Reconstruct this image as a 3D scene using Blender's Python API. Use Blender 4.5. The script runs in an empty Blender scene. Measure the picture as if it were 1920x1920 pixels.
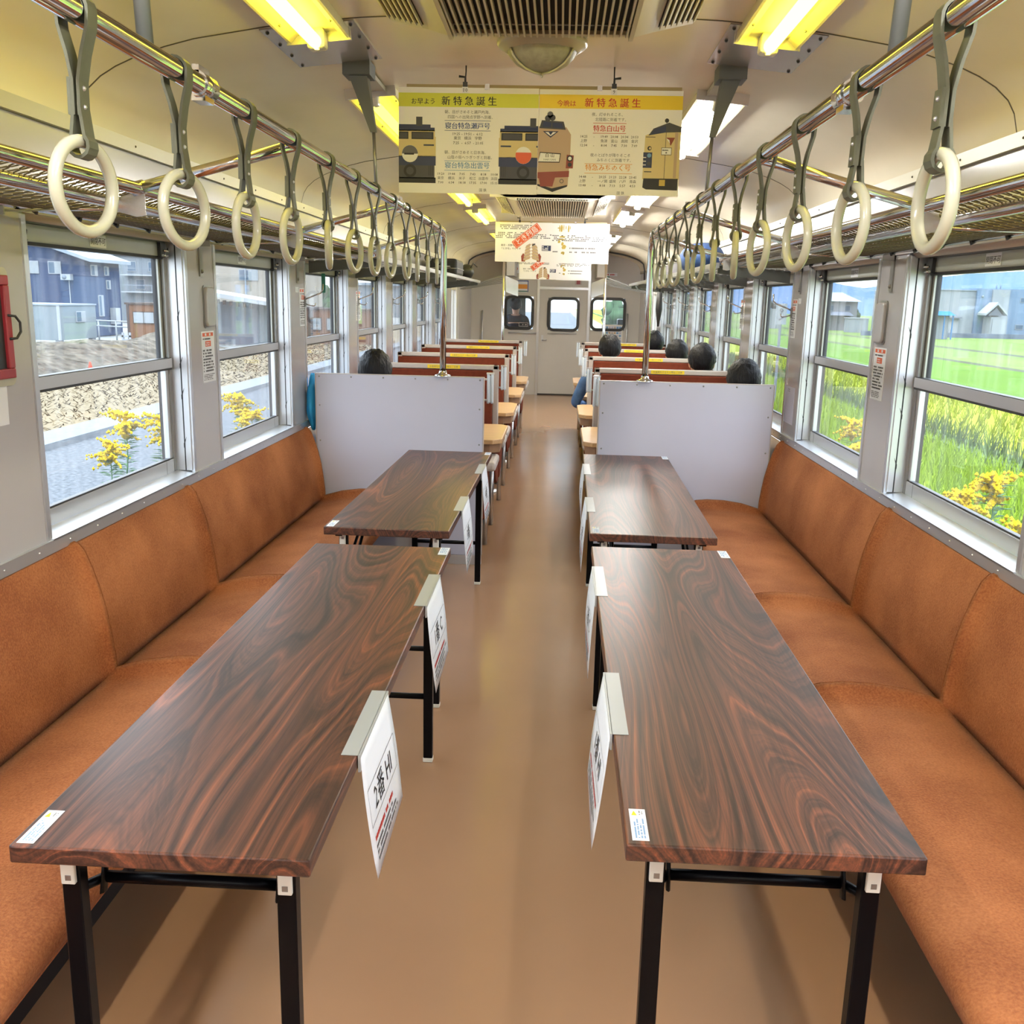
# Interior of an old railcar with benches, folding tables and box seats
SKY, EXPOSURE, LAMP_A, LAMP_B, OUT = 2.1, .62, 14, 100, .30
import bpy, bmesh, math, random
from mathutils import Vector, Matrix
random.seed(7)
SC = bpy.context.scene
COL = SC.collection
PI = math.pi
# ------------------------------------------------------------------ camera
cam_d = bpy.data.cameras.new('camera')
cam = bpy.data.objects.new('camera', cam_d)
COL.objects.link(cam)
PITCH, YAW, ROLL = 0.2193, -0.0445, 0.0229
_f = Vector((math.sin(YAW)*math.cos(PITCH), math.cos(YAW)*math.cos(PITCH), -math.sin(PITCH)))
_r = Vector((math.cos(YAW), -math.sin(YAW), 0))
_u = _r.cross(_f)
_r2 = _r*math.cos(ROLL) + _u*math.sin(ROLL)
_u2 = _u*math.cos(ROLL) - _r*math.sin(ROLL)
cam.matrix_world = Matrix(((_r2.x, _u2.x, -_f.x, 0.080), (_r2.y, _u2.y, -_f.y, 0.0), (_r2.z, _u2.z, -_f.z, 1.502), (0, 0, 0, 1)))
cam_d.sensor_width = 36
cam_d.lens = 1783.3/1920*36
cam_d.clip_start = 0.05
cam_d.clip_end = 3000
SC.camera = cam
# ------------------------------------------------------------------ sky
W = bpy.data.worlds.new('world')
SC.world = W
W.use_nodes = True
nt = W.node_tree
nt.nodes.clear()
def wn(t, **k):
    n = nt.nodes.new(t)
    for a, b in k.items():
        setattr(n, a, b)
    return n
tc = wn('ShaderNodeTexCoord')
sx = wn('ShaderNodeSeparateXYZ')
nt.links.new(tc.outputs['Generated'], sx.inputs[0])
rmp = wn('ShaderNodeValToRGB')
el = rmp.color_ramp.elements
el[0].position = 0.0; el[0].color = (0.80, 0.92, 1.0, 1)
el[1].position = 0.5; el[1].color = (0.42, 0.68, 1.0, 1)
nt.links.new(sx.outputs['Z'], rmp.inputs[0])
mp = wn('ShaderNodeMapping'); mp.inputs['Scale'].default_value = (2.2, 2.2, 9)
nt.links.new(tc.outputs['Generated'], mp.inputs[0])
nz = wn('ShaderNodeTexNoise'); nz.inputs['Scale'].default_value = 2.4; nz.inputs['Detail'].default_value = 6; nz.inputs['Roughness'].default_value = .6
nt.links.new(mp.outputs[0], nz.inputs['Vector'])
cr = wn('ShaderNodeValToRGB')
cr.color_ramp.elements[0].position = .34; cr.color_ramp.elements[1].position = .60
nt.links.new(nz.outputs['Fac'], cr.inputs[0])
mx = wn('ShaderNodeMixRGB'); mx.inputs[2].default_value = (1, 1, 1, 1)
nt.links.new(cr.outputs[0], mx.inputs[0]); nt.links.new(rmp.outputs[0], mx.inputs[1])
bg = wn('ShaderNodeBackground'); bg.inputs['Strength'].default_value = SKY
nt.links.new(mx.outputs[0], bg.inputs[0])
zr = wn('ShaderNodeMapRange'); zr.inputs[1].default_value = 0.0; zr.inputs[2].default_value = 1.0; zr.inputs[3].default_value = SKY; zr.inputs[4].default_value = SKY*4.2
nt.links.new(sx.outputs['Z'], zr.inputs[0]); nt.links.new(zr.outputs[0], bg.inputs['Strength'])
wo = wn('ShaderNodeOutputWorld'); nt.links.new(bg.outputs[0], wo.inputs[0])
# ------------------------------------------------------------------ view
SC.view_settings.view_transform = 'Standard'
SC.view_settings.look = 'None'
SC.view_settings.gamma = 1
SC.view_settings.use_curve_mapping = False
SC.view_settings.exposure = EXPOSURE
SC.cycles.use_denoising = True
SC.cycles.max_bounces = 8
SC.cycles.transparent_max_bounces = 24
SC.cycles.caustics_reflective = False
SC.cycles.caustics_refractive = False
SC.cycles.sample_clamp_indirect = 6

# ------------------------------------------------------------------ materials
def principled(name, col, rough=.5, metal=0., spec=.5, vary=0., vscale=4., vstretch=(1, 1, 1), bump=0., bscale=40., bstretch=(1, 1, 1), sheen=0., coat=0., emit=None, es=0., rvary=0., alpha=1, trans=0.):
    m = bpy.data.materials.new(name); m.use_nodes = True
    n = m.node_tree; b = n.nodes['Principled BSDF']
    b.inputs['Base Color'].default_value = (*col, 1)
    b.inputs['Roughness'].default_value = rough
    b.inputs['Metallic'].default_value = metal
    b.inputs['Specular IOR Level'].default_value = spec
    if trans: b.inputs['Transmission Weight'].default_value = trans
    if sheen:
        b.inputs['Sheen Weight'].default_value = sheen; b.inputs['Sheen Roughness'].default_value = .45
        b.inputs['Sheen Tint'].default_value = (1, .72, .5, 1)
    if coat:
        b.inputs['Coat Weight'].default_value = coat; b.inputs['Coat Roughness'].default_value = .08
    if emit:
        b.inputs['Emission Color'].default_value = (*emit, 1); b.inputs['Emission Strength'].default_value = es
    L = n.links
    def vec(st):
        t = n.nodes.new('ShaderNodeTexCoord'); mm = n.nodes.new('ShaderNodeMapping'); mm.inputs['Scale'].default_value = st
        L.new(t.outputs['Object'], mm.inputs[0]); return mm.outputs[0]
    if vary or rvary:
        z = n.nodes.new('ShaderNodeTexNoise'); z.inputs['Scale'].default_value = vscale; z.inputs['Detail'].default_value = 5
        L.new(vec(vstretch), z.inputs['Vector'])
        if vary:
            r = n.nodes.new('ShaderNodeValToRGB'); e = r.color_ramp.elements
            e[0].position = .3; e[1].position = .7
            e[0].color = (*[c*(1-vary) for c in col], 1); e[1].color = (*[min(1, c*(1+vary)) for c in col], 1)
            L.new(z.outputs['Fac'], r.inputs[0]); L.new(r.outputs[0], b.inputs['Base Color'])
        if rvary:
            q = n.nodes.new('ShaderNodeMapRange'); q.inputs[1].default_value = .3; q.inputs[2].default_value = .7
            q.inputs[3].default_value = max(.02, rough-rvary); q.inputs[4].default_value = rough+rvary
            L.new(z.outputs['Fac'], q.inputs[0]); L.new(q.outputs[0], b.inputs['Roughness'])
    if bump:
        z = n.nodes.new('ShaderNodeTexNoise'); z.inputs['Scale'].default_value = bscale; z.inputs['Detail'].default_value = 4
        L.new(vec(bstretch), z.inputs['Vector'])
        k = n.nodes.new('ShaderNodeBump'); k.inputs['Strength'].default_value = bump; k.inputs['Distance'].default_value = .01
        L.new(z.outputs['Fac'], k.inputs['Height']); L.new(k.outputs[0], b.inputs['Normal'])
    return m
P = principled
M = {}
M['panel'] = P('wall_laminate', (.445, .435, .455), .20, vary=.03, vscale=2, coat=.3)
M['ceiling'] = P('ceiling_sheet', (.90, .81, .60), .24, metal=.22, bump=.16, bscale=3.2, bstretch=(1, .7, 1), vary=.05, vscale=2)
M['seam'] = P('seam_dark', (.09, .075, .055), .7)  # dark joint lines between the ceiling sheets
M['ceiling_strip'] = P('cornice_paint', (.46, .44, .33), .35, metal=.2)
M['plate'] = P('bare_aluminium', (.68, .67, .68), .26, metal=.75, bump=.10, bscale=6, vary=.06)
M['alu'] = P('anodised_aluminium', (.66, .68, .71), .32, metal=.8)
M['alu_dark'] = P('dull_aluminium', (.30, .30, .29), .36, metal=.7)
M['header'] = P('sash_header', (.42, .43, .39), .38, metal=.55, vary=.08, vscale=8, vstretch=(1, .1, 1))
M['steel'] = P('polished_steel', (.70, .70, .71), .10, metal=1.)
M['mesh_wire'] = P('painted_wire', (.17, .145, .10), .45, metal=.25)
M['rack_grey'] = P('rack_grey_paint', (.11, .12, .115), .5, metal=.1)
M['rubber'] = P('black_rubber', (.015, .015, .017), .45)
M['black'] = P('black_painted_steel', (.002, .002, .003), .35, spec=.12)
M['white_plastic'] = P('white_plastic', (.76, .75, .66), .35)
M['grip'] = P('pale_grip_plastic', (.70, .78, .86), .28)
M['ring'] = P('cream_ring_plastic', (.50, .495, .37), .22, coat=.4)
M['strap'] = P('olive_grey_strap', (.085, .09, .06), .5, vary=.2, vscale=30)
def velour_mat():
    m = P('brown_velour', (.325, .105, .034), .85, bump=.4, bscale=260, sheen=.12, spec=.15)
    n = m.node_tree; L = n.links; bs = n.nodes['Principled BSDF']; tc = n.nodes.new('ShaderNodeTexCoord')
    def nz(sc, det):
        z = n.nodes.new('ShaderNodeTexNoise'); z.inputs['Scale'].default_value = sc; z.inputs['Detail'].default_value = det; L.new(tc.outputs['Object'], z.inputs['Vector']); return z.outputs['Fac']
    def mth(op, x, y):
        k = n.nodes.new('ShaderNodeMath'); k.operation = op; L.new(x, k.inputs[0])
        if isinstance(y, float): k.inputs[1].default_value = y
        else: L.new(y, k.inputs[1])
        return k.outputs[0]
    v = mth('ADD', mth('MULTIPLY', nz(3.2, 4), .62), mth('MULTIPLY', nz(170, 2), .38))
    r = n.nodes.new('ShaderNodeValToRGB'); q = r.color_ramp.elements
    q[0].position = .36; q[0].color = (.225, .066, .022, 1); q[1].position = .64; q[1].color = (.44, .165, .062, 1)
    L.new(v, r.inputs[0]); L.new(r.outputs[0], bs.inputs['Base Color'])
    return m
M['velour'] = velour_mat()
M['seat_vinyl'] = P('dark_brown_moquette', (.145, .030, .014), .85, vary=.12, vscale=30, spec=.15)
M['seat_trim'] = P('beige_seat_trim', (.52, .46, .42), .4)
M['part_panel'] = P('lavender_grey_panel', (.53, .535, .635), .3, vary=.03, vscale=2, bump=.02, bscale=3)
M['tray_wood'] = P('light_wood_laminate', (.64, .40, .20), .35, vary=.10, vscale=8, vstretch=(1, 12, 12))
M['tray_fascia'] = P('brown_wood_fascia', (.36, .21, .12), .4, vary=.1, vscale=8)
M['paper'] = P('white_paper', (.80, .82, .86), .8)
M['tape'] = P('clear_tape_band', (.40, .42, .42), .3)
M['ink'] = P('black_ink', (.02, .02, .025), .6)
M['ink_grey'] = P('grey_ink', (.13, .13, .14), .6)
M['ink_red'] = P('red_ink', (.55, .04, .03), .6)
M['ink_blue'] = P('blue_ink', (.03, .07, .28), .6)
M['ink_lblue'] = P('light_blue_ink', (.16, .33, .58), .6)
M['ink_orange'] = P('orange_ink', (.75, .32, .06), .6)
M['yellow'] = P('yellow_sticker', (.90, .66, .02), .5)
M['lime'] = P('lime_band', (.66, .68, .06), .5)
M['gold'] = P('golden_band', (.86, .62, .03), .5)
M['poster'] = P('poster_paper', (.88, .87, .85), .45)
M['holder'] = P('poster_holder_wood', (.36, .28, .14), .45, vary=.1, vscale=20, vstretch=(.1, 1, 1))
M['cream'] = P('cream_print', (.66, .54, .27), .5)
M['navy'] = P('navy_print', (.02, .03, .09), .5)
M['dkgrey'] = P('dark_grey_print', (.05, .05, .06), .5)
M['tan'] = P('tan_print', (.50, .36, .25), .5)
M['maroon'] = P('maroon_print', (.26, .05, .03), .5)
M['white_print'] = P('white_print', (.85, .85, .83), .5)
M['red_print'] = P('red_print', (.72, .12, .04), .5)
M['ochre'] = P('ochre_print', (.55, .40, .08), .5)
M['red_frame'] = P('red_case_paint', (.30, .025, .035), .35)
M['grille'] = P('grille_beige', (.52, .47, .34), .38)
M['dark_void'] = P('dark_void', (.006, .005, .004), .7)  # near-black sheet, paints the shade inside the vent recesses
M['ac_white'] = P('white_grille_plastic', (.72, .69, .58), .4)
M['globe_grey'] = P('fan_cover_mesh', (.30, .29, .23), .45, vary=.15, vscale=60)
M['globe_ring'] = P('fan_cover_ring', (.50, .47, .36), .3, metal=.2)
M['end_wall'] = P('end_wall_laminate', (.60, .58, .545), .35, vary=.04, vscale=1.5)
M['roller'] = P('roller_blind', (.60, .52, .40), .6)
M['reflector'] = P('lamp_reflector', (.78, .72, .45), .4)
M['hair'] = P('black_hair', (.006, .0055, .007), .55, spec=.25, bump=.8, bscale=70, bstretch=(1, 1, .2))
M['skin'] = P('skin', (.55, .32, .23), .5)
M['blue_cloth'] = P('bright_blue_cloth', (.03, .42, .95), .7, vary=.12)
M['black_cloth'] = P('black_cloth', (.02, .02, .025), .8)
M['denim'] = P('denim_cloth', (.10, .20, .42), .8, vary=.2, vscale=20)
M['grey_cloth'] = P('grey_cloth', (.16, .16, .18), .8)
M['white_cloth'] = P('white_cloth', (.7, .7, .72), .8)
M['shoe'] = P('dark_shoe', (.03, .03, .03), .5)
M['green_tag'] = P('green_tag', (.02, .16, .11), .4)
M['bag_blue'] = P('navy_bag_fabric', (.015, .05, .16), .7)
M['bag_black'] = P('black_bag_fabric', (.012, .012, .014), .6)
# glass: clear sheet with a mirror coat and a film of dust
def glass_mat(name, dust=.05, tint=(.97, .99, 1)):
    m = bpy.data.materials.new(name); m.use_nodes = True
    n = m.node_tree; n.nodes.clear(); L = n.links
    t = n.nodes.new('ShaderNodeBsdfTransparent'); t.inputs[0].default_value = (*tint, 1)
    g = n.nodes.new('ShaderNodeBsdfGlossy'); g.inputs['Roughness'].default_value = .02
    lw = n.nodes.new('ShaderNodeLayerWeight'); lw.inputs['Blend'].default_value = .5
    pw = n.nodes.new('ShaderNodeMath'); pw.operation = 'POWER'; pw.inputs[1].default_value = 5; L.new(lw.outputs['Facing'], pw.inputs[0])
    fr = n.nodes.new('ShaderNodeMath'); fr.operation = 'MULTIPLY_ADD'; fr.inputs[1].default_value = .95; fr.inputs[2].default_value = .04; L.new(pw.outputs[0], fr.inputs[0])
    a = n.nodes.new('ShaderNodeMixShader'); L.new(fr.outputs[0], a.inputs[0]); L.new(t.outputs[0], a.inputs[1]); L.new(g.outputs[0], a.inputs[2])
    d = n.nodes.new('ShaderNodeBsdfTranslucent'); d.inputs[0].default_value = (.95, .97, 1, 1)
    tc = n.nodes.new('ShaderNodeTexCoord'); mm = n.nodes.new('ShaderNodeMapping'); mm.inputs['Scale'].default_value = (1, 14, .5)
    L.new(tc.outputs['Object'], mm.inputs[0])
    z = n.nodes.new('ShaderNodeTexNoise'); z.inputs['Scale'].default_value = 1.4; z.inputs['Detail'].default_value = 3
    L.new(mm.outputs[0], z.inputs['Vector'])
    r = n.nodes.new('ShaderNodeMapRange'); r.inputs[1].default_value = .45; r.inputs[2].default_value = .75; r.inputs[3].default_value = dust*.6; r.inputs[4].default_value = dust*2.6
    L.new(z.outputs['Fac'], r.inputs[0])
    b = n.nodes.new('ShaderNodeMixShader'); L.new(r.outputs[0], b.inputs[0]); L.new(a.outputs[0], b.inputs[1]); L.new(d.outputs[0], b.inputs[2])
    o = n.nodes.new('ShaderNodeOutputMaterial'); L.new(b.outputs[0], o.inputs[0])
    return m
M['glass'] = glass_mat('window_glass', .010)
M['glass_cab'] = glass_mat('cab_glass', .01)
# rosewood laminate: contour bands of a stretched noise field + fine grain
def wood_mat(name):
    m = bpy.data.materials.new(name); m.use_nodes = True
    n = m.node_tree; b = n.nodes['Principled BSDF']; L = n.links
    tc = n.nodes.new('ShaderNodeTexCoord'); oi = n.nodes.new('ShaderNodeObjectInfo')
    ad = n.nodes.new('ShaderNodeVectorMath'); ad.operation = 'MULTIPLY_ADD'
    ad.inputs[1].default_value = (3.1, 1.7, 0)
    L.new(oi.outputs['Location'], ad.inputs[0]); L.new(tc.outputs['Object'], ad.inputs[2])
    def mapped(s):
        q = n.nodes.new('ShaderNodeMapping'); q.inputs['Scale'].default_value = s; L.new(ad.outputs[0], q.inputs[0]); return q.outputs[0]
    def noise(s, sc, det, rough=.5, dist=0.):
        z = n.nodes.new('ShaderNodeTexNoise'); z.inputs['Scale'].default_value = sc; z.inputs['Detail'].default_value = det
        z.inputs['Roughness'].default_value = rough; z.inputs['Distortion'].default_value = dist
        L.new(mapped(s), z.inputs['Vector']); return z.outputs['Fac']
    def math_(op, a, b2):
        k = n.nodes.new('ShaderNodeMath'); k.operation = op
        for i, w in enumerate((a, b2)):
            if w is None: continue
            if isinstance(w, (int, float)): k.inputs[i].default_value = w
            else: L.new(w, k.inputs[i])
        return k.outputs[0]
    field = noise((1, .105, 1), 3.6, 1.2, .42, .15)
    wob = noise((1, .05, 1), 18, 3)
    s = math_('ADD', field, math_('MULTIPLY', wob, .022))
    cb = n.nodes.new('ShaderNodeCombineXYZ'); sp = n.nodes.new('ShaderNodeSeparateXYZ'); L.new(ad.outputs[0], sp.inputs[0])
    L.new(math_('MULTIPLY', s, 84.), cb.inputs[0]); L.new(math_('MULTIPLY', sp.outputs[1], .35), cb.inputs[1])
    rg = n.nodes.new('ShaderNodeTexNoise'); rg.inputs['Scale'].default_value = 1.; rg.inputs['Detail'].default_value = 4; rg.inputs['Roughness'].default_value = .62
    L.new(cb.outputs[0], rg.inputs['Vector'])
    big = noise((1, .09, 1), 5., 2, .5, .2)
    fine = noise((1, .014, 1), 150, 4, .65)
    v = math_('MULTIPLY', rg.outputs['Fac'], .70)
    v = math_('ADD', v, math_('MULTIPLY', big, .18))
    v = math_('ADD', v, math_('MULTIPLY', fine, .30))
    r = n.nodes.new('ShaderNodeValToRGB'); e = r.color_ramp.elements
    e[0].position = .43; e[0].color = (.012, .006, .006, 1)
    e[1].position = .77; e[1].color = (.30, .092, .040, 1)
    for p, c in ((.52, (.034, .016, .013)), (.59, (.075, .030, .020)), (.67, (.145, .050, .028))):
        x = e.new(p); x.color = (*c, 1)
    L.new(v, r.inputs[0]); L.new(r.outputs[0], b.inputs['Base Color'])
    b.inputs['Roughness'].default_value = .36
    b.inputs['IOR'].default_value = 1.50
    k = n.nodes.new('ShaderNodeBump'); k.inputs['Strength'].default_value = .05; k.inputs['Distance'].default_value = .002
    L.new(fine, k.inputs['Height']); L.new(k.outputs[0], b.inputs['Normal'])
    return m
M['rosewood'] = wood_mat('rosewood_laminate')
def floor_mat():
    m = P('brown_linoleum', (.36, .20, .108), .21, vary=.05, vscale=1.6)
    return m
M['floor'] = floor_mat()

# ------------------------------------------------------------------ mesh builder
class MB:
    def __init__(s): s.v = []; s.f = []; s.m = []; s.s = []
    def add(s, vs, fs, m=0, sm=False):
        o = len(s.v); s.v += [Vector(v) for v in vs]
        for f in fs: s.f.append([o+i for i in f]); s.m.append(m); s.s.append(sm)
        return s
    def box(s, x0, y0, z0, x1, y1, z1, m=0, T=None):
        x0, x1 = min(x0, x1), max(x0, x1); y0, y1 = min(y0, y1), max(y0, y1); z0, z1 = min(z0, z1), max(z0, z1)
        vs = [Vector((x, y, z)) for z in (z0, z1) for y in (y0, y1) for x in (x0, x1)]
        if T is not None: vs = [T @ v for v in vs]
        return s.add(vs, [(0, 2, 3, 1), (4, 5, 7, 6), (0, 1, 5, 4), (2, 6, 7, 3), (0, 4, 6, 2), (1, 3, 7, 5)], m)
    def hexa(s, a, b, m=0):     # two quads (lists of 4), same winding, a -> b
        vs = list(a)+list(b)
        return s.add(vs, [(3, 2, 1, 0), (4, 5, 6, 7)]+[(i, (i+1) % 4, 4+(i+1) % 4, 4+i) for i in range(4)], m)
    def tube(s, pts, r, n=8, m=0, closed=False, sm=True, flat=None):
        pts = [Vector(p) for p in pts]; N = len(pts); rs = r if isinstance(r, (list, tuple)) else [r]*N
        o = len(s.v); up = None
        for i, p in enumerate(pts):
            if closed: t = (pts[(i+1) % N]-pts[i-1])
            else: t = pts[min(i+1, N-1)]-pts[max(i-1, 0)]
            t.normalize()
            if up is None:
                up = Vector((0, 0, 1)) if abs(t.z) < .9 else Vector((1, 0, 0))
            a = up-t*up.dot(t); a.normalize(); up = a; b = t.cross(a)
            for k in range(n):
                an = 2*PI*k/n+PI/n
                ca, sa = math.cos(an), math.sin(an)
                if flat: s.v.append(p+a*ca*flat[0]+b*sa*flat[1])
                else: s.v.append(p+(a*ca+b*sa)*rs[i])
        for i in range(N if closed else N-1):
            j = (i+1) % N
            for k in range(n):
                q = (k+1) % n
                s.f.append([o+i*n+k, o+i*n+q, o+j*n+q, o+j*n+k]); s.m.append(m); s.s.append(sm)
        if not closed:
            s.f.append([o+k for k in range(n)][::-1]); s.m.append(m); s.s.append(False)
            s.f.append([o+(N-1)*n+k for k in range(n)]); s.m.append(m); s.s.append(False)
        return s
    def lathe(s, prof, c, n=24, m=0, ax='z', sm=True):
        c = Vector(c); o = len(s.v); N = len(prof)
        for r, h in prof:
            for k in range(n):
                a = 2*PI*k/n; x, y = r*math.cos(a), r*math.sin(a)
                s.v.append(c+(Vector((x, y, h)) if ax == 'z' else Vector((h, x, y)) if ax == 'x' else Vector((y, h, x))))
        for i in range(N-1):
            for k in range(n):
                q = (k+1) % n; s.f.append([o+i*n+k, o+i*n+q, o+(i+1)*n+q, o+(i+1)*n+k]); s.m.append(m); s.s.append(sm)
        return s
    def ball(s, c, r, nu=12, nv=8, m=0, fn=None):
        c = Vector(c); r = r if isinstance(r, (tuple, list)) else (r, r, r); o = len(s.v)
        for i in range(nv+1):
            t = PI*i/nv
            for k in range(nu):
                a = 2*PI*k/nu; d = Vector((math.sin(t)*math.cos(a), math.sin(t)*math.sin(a), math.cos(t)))
                f = fn(d) if fn else 1
                s.v.append(c+Vector((d.x*r[0], d.y*r[1], d.z*r[2]))*f)
        for i in range(nv):
            for k in range(nu):
                q = (k+1) % nu; s.f.append([o+i*nu+k, o+(i+1)*nu+k, o+(i+1)*nu+q, o+i*nu+q]); s.m.append(m); s.s.append(True)
        return s
    def prism(s, poly, axis, a0, a1, m=0, sm=False):
        # poly: 2-D outline; axis 'y': (x,z), 'x': (y,z), 'z': (x,y)
        def P3(p, a): return (p[0], a, p[1]) if axis == 'y' else (a, p[0], p[1]) if axis == 'x' else (p[0], p[1], a)
        n = len(poly); vs = [P3(p, a0) for p in poly]+[P3(p, a1) for p in poly]
        o = len(s.v); s.v += [Vector(v) for v in vs]
        s.f.append([o+i for i in range(n)][::-1]); s.m.append(m); s.s.append(False)
        s.f.append([o+n+i for i in range(n)]); s.m.append(m); s.s.append(False)
        for i in range(n):
            j = (i+1) % n; s.f.append([o+i, o+j, o+n+j, o+n+i]); s.m.append(m); s.s.append(sm)
        return s
    def sheet(s, T, poly, d=0., m=0):   # flat outline in the frame T, lifted by d
        return s.add([T @ Vector((p[0], p[1], d)) for p in poly], [list(range(len(poly)))], m)
    def rect(s, T, x0, y0, x1, y1, d=0., m=0):
        return s.sheet(T, [(x0, y0), (x1, y0), (x1, y1), (x0, y1)], d, m)
    def disc(s, T, x, y, r, d=0., m=0, n=20, ry=None):
        return s.sheet(T, [(x+r*math.cos(2*PI*k/n), y+(ry or r)*math.sin(2*PI*k/n)) for k in range(n)], d, m)
    def slab(s, T, poly, d, m=0):       # thin plate: outline in T from 0 to d
        a = [T @ Vector((p[0], p[1], 0)) for p in poly]; b = [T @ Vector((p[0], p[1], d)) for p in poly]
        n = len(poly)
        return s.add(a+b, [list(range(n))[::-1], [n+i for i in range(n)]]+[(i, (i+1) % n, n+(i+1) % n, n+i) for i in range(n)], m)
    def text(s, T, body, size, x=0, y=0, d=.0006, m=0, align='CENTER', sx=1., bold=0.):
        c = bpy.data.curves.new('lettering', 'FONT'); c.body = body; c.size = size; c.align_x = align; c.resolution_u = 1
        o = bpy.data.objects.new('lettering', c); me = o.to_mesh()
        for q in ((-.5, .5) if bold else (0,)):
            vs = [T @ Vector((x+v.co.x*sx+q*bold*size*1.6, y+v.co.y, d+(.00008 if q > 0 else 0))) for v in me.vertices]
            s.add(vs, [list(p.vertices) for p in me.polygons], m)
        o.to_mesh_clear(); bpy.data.objects.remove(o); bpy.data.curves.remove(c)
        return s
    def scribble(s, T, x0, y0, w, h, lines, m=0, d=.0006, fill=.75, step=None):   # lines of print too small to read
        lh = h/lines
        for i in range(lines):
            y = y0+h-lh*(i+1); x = x0; e = x0+w*random.uniform(.7, 1)
            while x < e:
                q = (step or lh*.8)*random.uniform(.6, 1.0)
                if random.random() < fill: s.rect(T, x, y+lh*.15, min(x+q*.8, e), y+lh*.7, d, m)
                x += q
        return s
    def build(s, name, mat, parent=None, bevel=0., seg=2, sub=0, org=None, auto=True):
        me = bpy.data.meshes.new(name)
        o3 = org if org is not None else (ORG.get(parent.name, Vector()) if parent else Vector())
        me.from_pydata([v-o3 for v in s.v], [], s.f)
        mats = mat if isinstance(mat, (list, tuple)) else [mat]
        for q in mats: me.materials.append(M[q] if isinstance(q, str) else q)
        me.polygons.foreach_set('material_index', s.m)
        me.polygons.foreach_set('use_smooth', s.s)
        me.update()
        ob = bpy.data.objects.new(name, me); COL.objects.link(ob)
        if parent: ob.parent = parent; ORG[ob.name] = o3
        else:
            ob.location = o3; ORG[ob.name] = o3
        if bevel:
            b = ob.modifiers.new('edge', 'BEVEL'); b.width = bevel; b.segments = seg; b.limit_method = 'ANGLE'; b.angle_limit = .6
            b.harden_normals = False
        if sub:
            b = ob.modifiers.new('smooth', 'SUBSURF'); b.levels = sub; b.render_levels = sub
        return ob
ORG = {}
def tag(o, label, cat, group=None, kind=None):
    o['label'] = label; o['category'] = cat
    if group: o['group'] = group
    if kind: o['kind'] = kind
    return o
def thing(name, loc, label=None, cat=None, group=None):
    o = bpy.data.objects.new(name, None); COL.objects.link(o); o.location = loc; o.empty_display_size = .1
    ORG[o.name] = Vector(loc)
    if label: tag(o, label, cat, group)
    return o
def struct(o): o['kind'] = 'structure'; return o
def copy_tree(o, parent=None):
    c = o.copy(); COL.objects.link(c); c.parent = parent
    ORG[c.name] = ORG.get(o.name, Vector())
    for ch in list(o.children): copy_tree(ch, c)
    return c
def frame(org, xd, yd):
    x = Vector(xd).normalized(); y = Vector(yd).normalized(); z = x.cross(y)
    return Matrix(((x.x, y.x, z.x, org[0]), (x.y, y.y, z.y, org[1]), (x.z, y.z, z.z, org[2]), (0, 0, 0, 1)))
ORD = 'first second third fourth fifth sixth seventh eighth ninth tenth eleventh twelfth'.split()
SIDE = {-1: 'left', 1: 'right'}
# ================================================================== THE CARRIAGE SHELL
HX, Y0, Y1 = 1.35, -3.5, 15.6
SILL, HEAD = .805, 1.70
WIN = [(2.56+1.42*k, 3.66+1.42*k) for k in range(-4, 7)]
b = MB(); b.box(-HX-.12, Y0, -.08, HX+.12, 17.3, 0); struct(b.build('floor', 'floor'))
CEIL = [(0, 2.278), (.25, 2.276), (.5, 2.264), (.7, 2.248), (.78, 2.236), (.98, 2.204), (1.065, 2.183), (1.154, 2.154), (1.21, 2.130), (1.257, 2.103), (1.295, 2.070), (1.316, 2.036), (1.33, 1.985)]
def ceil_z(x):
    x = abs(x)
    for (a, za), (c, zc) in zip(CEIL, CEIL[1:]):
        if a <= x <= c: return za+(zc-za)*(x-a)/(c-a)
    return CEIL[-1][1]
full = [(-x, z) for x, z in CEIL[::-1]]+CEIL[1:]
outer = [(x*1.06, z+.06) for x, z in full]
b = MB()
n = len(full)
ys = [Y0]+[.44+2.43*k for k in range(-1, 7)]+[17.3]
o = 0
for y in (Y0, 17.3):
    b.v += [Vector((x, y, z)) for x, z in full]+[Vector((x, y, z)) for x, z in outer]
for i in range(n-1):
    for q, fl in ((0, 0), (n, 1)):
        f = [q+i, q+i+1, 2*n+q+i+1, 2*n+q+i]
        b.f.append(f if fl == 0 else f[::-1]); b.m.append(0); b.s.append(True)
struct(b.build('ceiling', 'ceiling'))
k = 0
for y in ys[1:-1]:
    if y > 15.4: continue
    s = MB()
    for i in range(n-1):
        (xa, za), (xb, zb) = full[i], full[i+1]
        s.hexa([(xa, y-.003, za+.01), (xb, y-.003, zb+.01), (xb, y+.003, zb+.01), (xa, y+.003, za+.01)], [(xa, y-.003, za-.0015), (xb, y-.003, zb-.0015), (xb, y+.003, zb-.0015), (xa, y+.003, za-.0015)])
    k += 1; struct(s.build('trim_%d' % k, 'seam'))
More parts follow.
